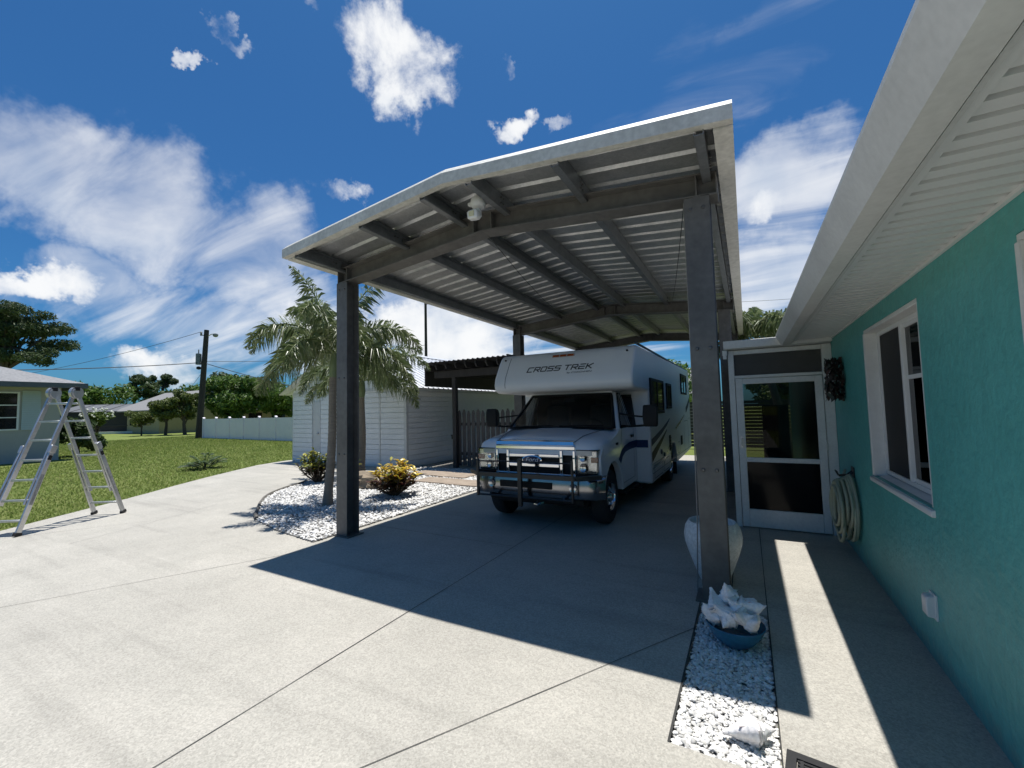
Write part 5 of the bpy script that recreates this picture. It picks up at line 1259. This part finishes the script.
# cirrus streaks: the direction is laid on a high flat sheet and stretched along the wind
sepd = N.new('ShaderNodeSeparateXYZ'); L.new(D, sepd.inputs[0])
iz = M_('DIVIDE', 1., M_('ADD', M_('MAXIMUM', sepd.outputs[2], 0), .18))
sh_ = VM('SCALE', D, (0,0,0)); L.new(iz, sh_.inputs['Scale'])
mp = N.new('ShaderNodeMapping'); mp.inputs['Rotation'].default_value = (0,0,R(20)); mp.inputs['Scale'].default_value = (.75,2.6,1); L.new(sh_.outputs[0], mp.inputs[0])
ci = NZ(mp.outputs[0], 1.5, 8, .55, .7).outputs['Fac']
CL = [('c',(-0.5181,0.5651,0.6420),(7.195,5.034,0.597),(-4.851,5.107,-9.188),1.00),
('c',(-0.6967,0.3490,0.6267),(6.106,27.040,-9.066),(-34.345,-11.334,-32.665),0.70),
('c',(-0.7428,0.3274,0.5840),(-10.299,39.990,-36.373),(-46.854,-32.839,-42.044),0.55),
('c',(-0.3683,0.7303,0.5753),(20.279,10.360,-1.038),(-12.590,21.949,-36.794),0.65),
('c',(-0.2959,0.7723,0.5621),(25.651,11.023,-2.533),(-13.442,29.115,-47.968),0.60),
('c',(-0.7010,0.5597,0.4418),(11.574,8.595,6.343),(-3.025,18.631,-29.534),0.65),
('c',(-0.3644,0.6488,0.6680),(41.473,35.118,-12.236),(-27.672,12.098,-27.590),0.60),
('c',(-0.9586,0.2000,0.2026),(3.357,12.814,0.771),(-6.226,0.412,-32.333),0.90),
('c',(-0.9226,0.3720,0.1018),(4.632,10.002,0.525),(-1.712,1.228,-24.901),0.85),
('c',(-0.6098,0.7728,0.1757),(3.372,2.029,-0.067),(-0.991,1.020,-10.768),1.00),
('c',(-0.6042,0.4327,0.6691),(19.296,35.615,-6.356),(-48.291,-3.370,-42.179),0.50),
('c',(-0.7746,0.6063,0.1801),(4.653,5.044,0.256),(-1.250,1.008,-11.544),0.80),
('c',(0.0734,0.9225,0.3789),(16.645,-1.299,-1.381),(3.401,9.645,-25.459),0.70),
('w',(-0.8822,0.3290,0.3368),(1.443,3.409,-1.035),(-3.284,-1.421,-8.698),1.00),
('w',(-0.8282,0.4768,0.2945),(2.491,4.109,-1.344),(-2.871,-1.121,-7.957),1.00),
('w',(-0.8750,0.4574,0.1586),(2.264,3.453,-0.620),(-2.134,-0.786,-12.659),0.80),
('w',(0.1043,0.9163,0.3868),(7.143,-2.419,2.512),(4.188,2.649,-8.699),1.00),
('w',(0.0612,0.9638,0.2597),(7.120,-0.579,-1.457),(-0.351,1.767,-8.402),1.15),
('w',(0.0490,0.8077,0.5876),(4.391,-0.338,-0.753),(2.287,5.517,-8.625),0.42),
('w',(-0.5365,0.8278,0.1641),(2.196,0.841,-0.109),(-0.484,0.492,-7.112),0.90),
('w',(-0.9483,0.2402,0.2075),(2.296,6.049,1.079),(-3.609,1.531,-20.676),0.60),
('w',(-0.1459,0.7919,0.5929),(6.998,0.457,0.268),(3.085,8.361,-11.252),0.35),
('w',(-0.2723,0.7117,0.6476),(5.671,2.219,-0.825),(-3.283,7.159,-10.021),0.20)]
w1 = NZ(D, 5., 6, .62).outputs['Color']; w2 = NZ(D, 17., 5, .6).outputs['Color']
def warp(k1, k2):
    a = VM('SCALE', VM('SUBTRACT', w1, (.5,.5,.5)).outputs[0], (0,0,0)); a.inputs['Scale'].default_value = k1
    b = VM('SCALE', VM('SUBTRACT', w2, (.5,.5,.5)).outputs[0], (0,0,0)); b.inputs['Scale'].default_value = k2
    return VM('ADD', D, VM('ADD', a.outputs[0], b.outputs[0]).outputs[0]).outputs[0]
DW = {'c':warp(.17,.09), 'w':warp(.30,.02)}
tot = {'c':None,'w':None}
for kind, c, a1, a2, st in CL:
    df = VM('SUBTRACT', DW[kind], c).outputs[0]
    u = VM('DOT_PRODUCT', df, a1).outputs['Value']; v = VM('DOT_PRODUCT', df, a2).outputs['Value']
    r2 = M_('ADD', M_('MULTIPLY',u,u), M_('MULTIPLY',v,v))
    near = VM('DOT_PRODUCT', D, c).outputs['Value']
    k = M_('MULTIPLY', M_('MULTIPLY', SS(r2, 0, 1.45 if kind == 'c' else 2.1, 1, 0), st), M_('GREATER_THAN', near, .3))
    tot[kind] = k if tot[kind] is None else M_('MAXIMUM', tot[kind], k)
cum = M_('MULTIPLY', SS(M_('ADD', tot['c'], M_('MULTIPLY', M_('SUBTRACT', fb, .5), 2.4)), .36, 1.12), SS(tot['c'], .02, .25))
cir = M_('MULTIPLY', SS(M_('ADD', tot['w'], M_('MULTIPLY', M_('SUBTRACT', ci, .5), 2.2)), .30, 1.50), SS(tot['w'], .0, .45))
alpha = M_('SUBTRACT', 1., M_('MULTIPLY', M_('SUBTRACT',1.,M_('MULTIPLY',cum,.97)), M_('SUBTRACT',1.,M_('MULTIPLY',cir,.78))))
tint = N.new('ShaderNodeMix'); tint.data_type = 'RGBA'; tint.blend_type = 'MULTIPLY'; tint.inputs['Factor'].default_value = 1
L.new(sky.outputs[0], tint.inputs['A']); tint.inputs['B'].default_value = (.22,.56,.86,1)
cw = N.new('ShaderNodeMix'); cw.data_type = 'RGBA'; cw.inputs['A'].default_value = (6.9,7.4,8.1,1); cw.inputs['B'].default_value = (8.9,9.0,9.1,1)
L.new(SS(NZ(D, 8, 4, .5).outputs['Fac'], .30, .58), cw.inputs['Factor'])
mix = N.new('ShaderNodeMix'); mix.data_type = 'RGBA'; L.new(alpha, mix.inputs['Factor']); L.new(tint.outputs['Result'], mix.inputs['A']); L.new(cw.outputs['Result'], mix.inputs['B'])
L.new(mix.outputs['Result'], bg.inputs['Color'])
sd_ = bpy.data.lights.new('sun','SUN'); sd_.energy = 4.8; sd_.angle = R(.53); sd_.color = (1,.97,.925)
so = bpy.data.objects.new('sun', sd_); col.objects.link(so)
sv = Vector((math.cos(ELEV)*math.sin(AZ), math.cos(ELEV)*math.cos(AZ), math.sin(ELEV)))
so.rotation_euler = sv.to_track_quat('Z','Y').to_euler(); so.location = (0,0,30)
cd = bpy.data.cameras.new('camera'); cam = bpy.data.objects.new('camera', cd); col.objects.link(cam)
r_ = Vector((0.8757294,0.48221858,-0.02373313)); u_ = Vector((0.04998681,-0.04166596,0.99788039)); f_ = Vector((-0.4802076,0.87505954,0.06059267))
cam.matrix_world = Matrix(((r_.x,u_.x,-f_.x,0),(r_.y,u_.y,-f_.y,0),(r_.z,u_.z,-f_.z,1.65),(0,0,0,1)))
cd.sensor_width = 36; cd.lens = 426.02*36/1024; cd.clip_start = .05; cd.clip_end = 3000
scn.camera = cam
scn.render.resolution_x = 1024; scn.render.resolution_y = 768
vs = scn.view_settings; vs.view_transform = 'Standard'; vs.look = 'None'; vs.exposure = 0.36; vs.gamma = 1; vs.use_curve_mapping = False
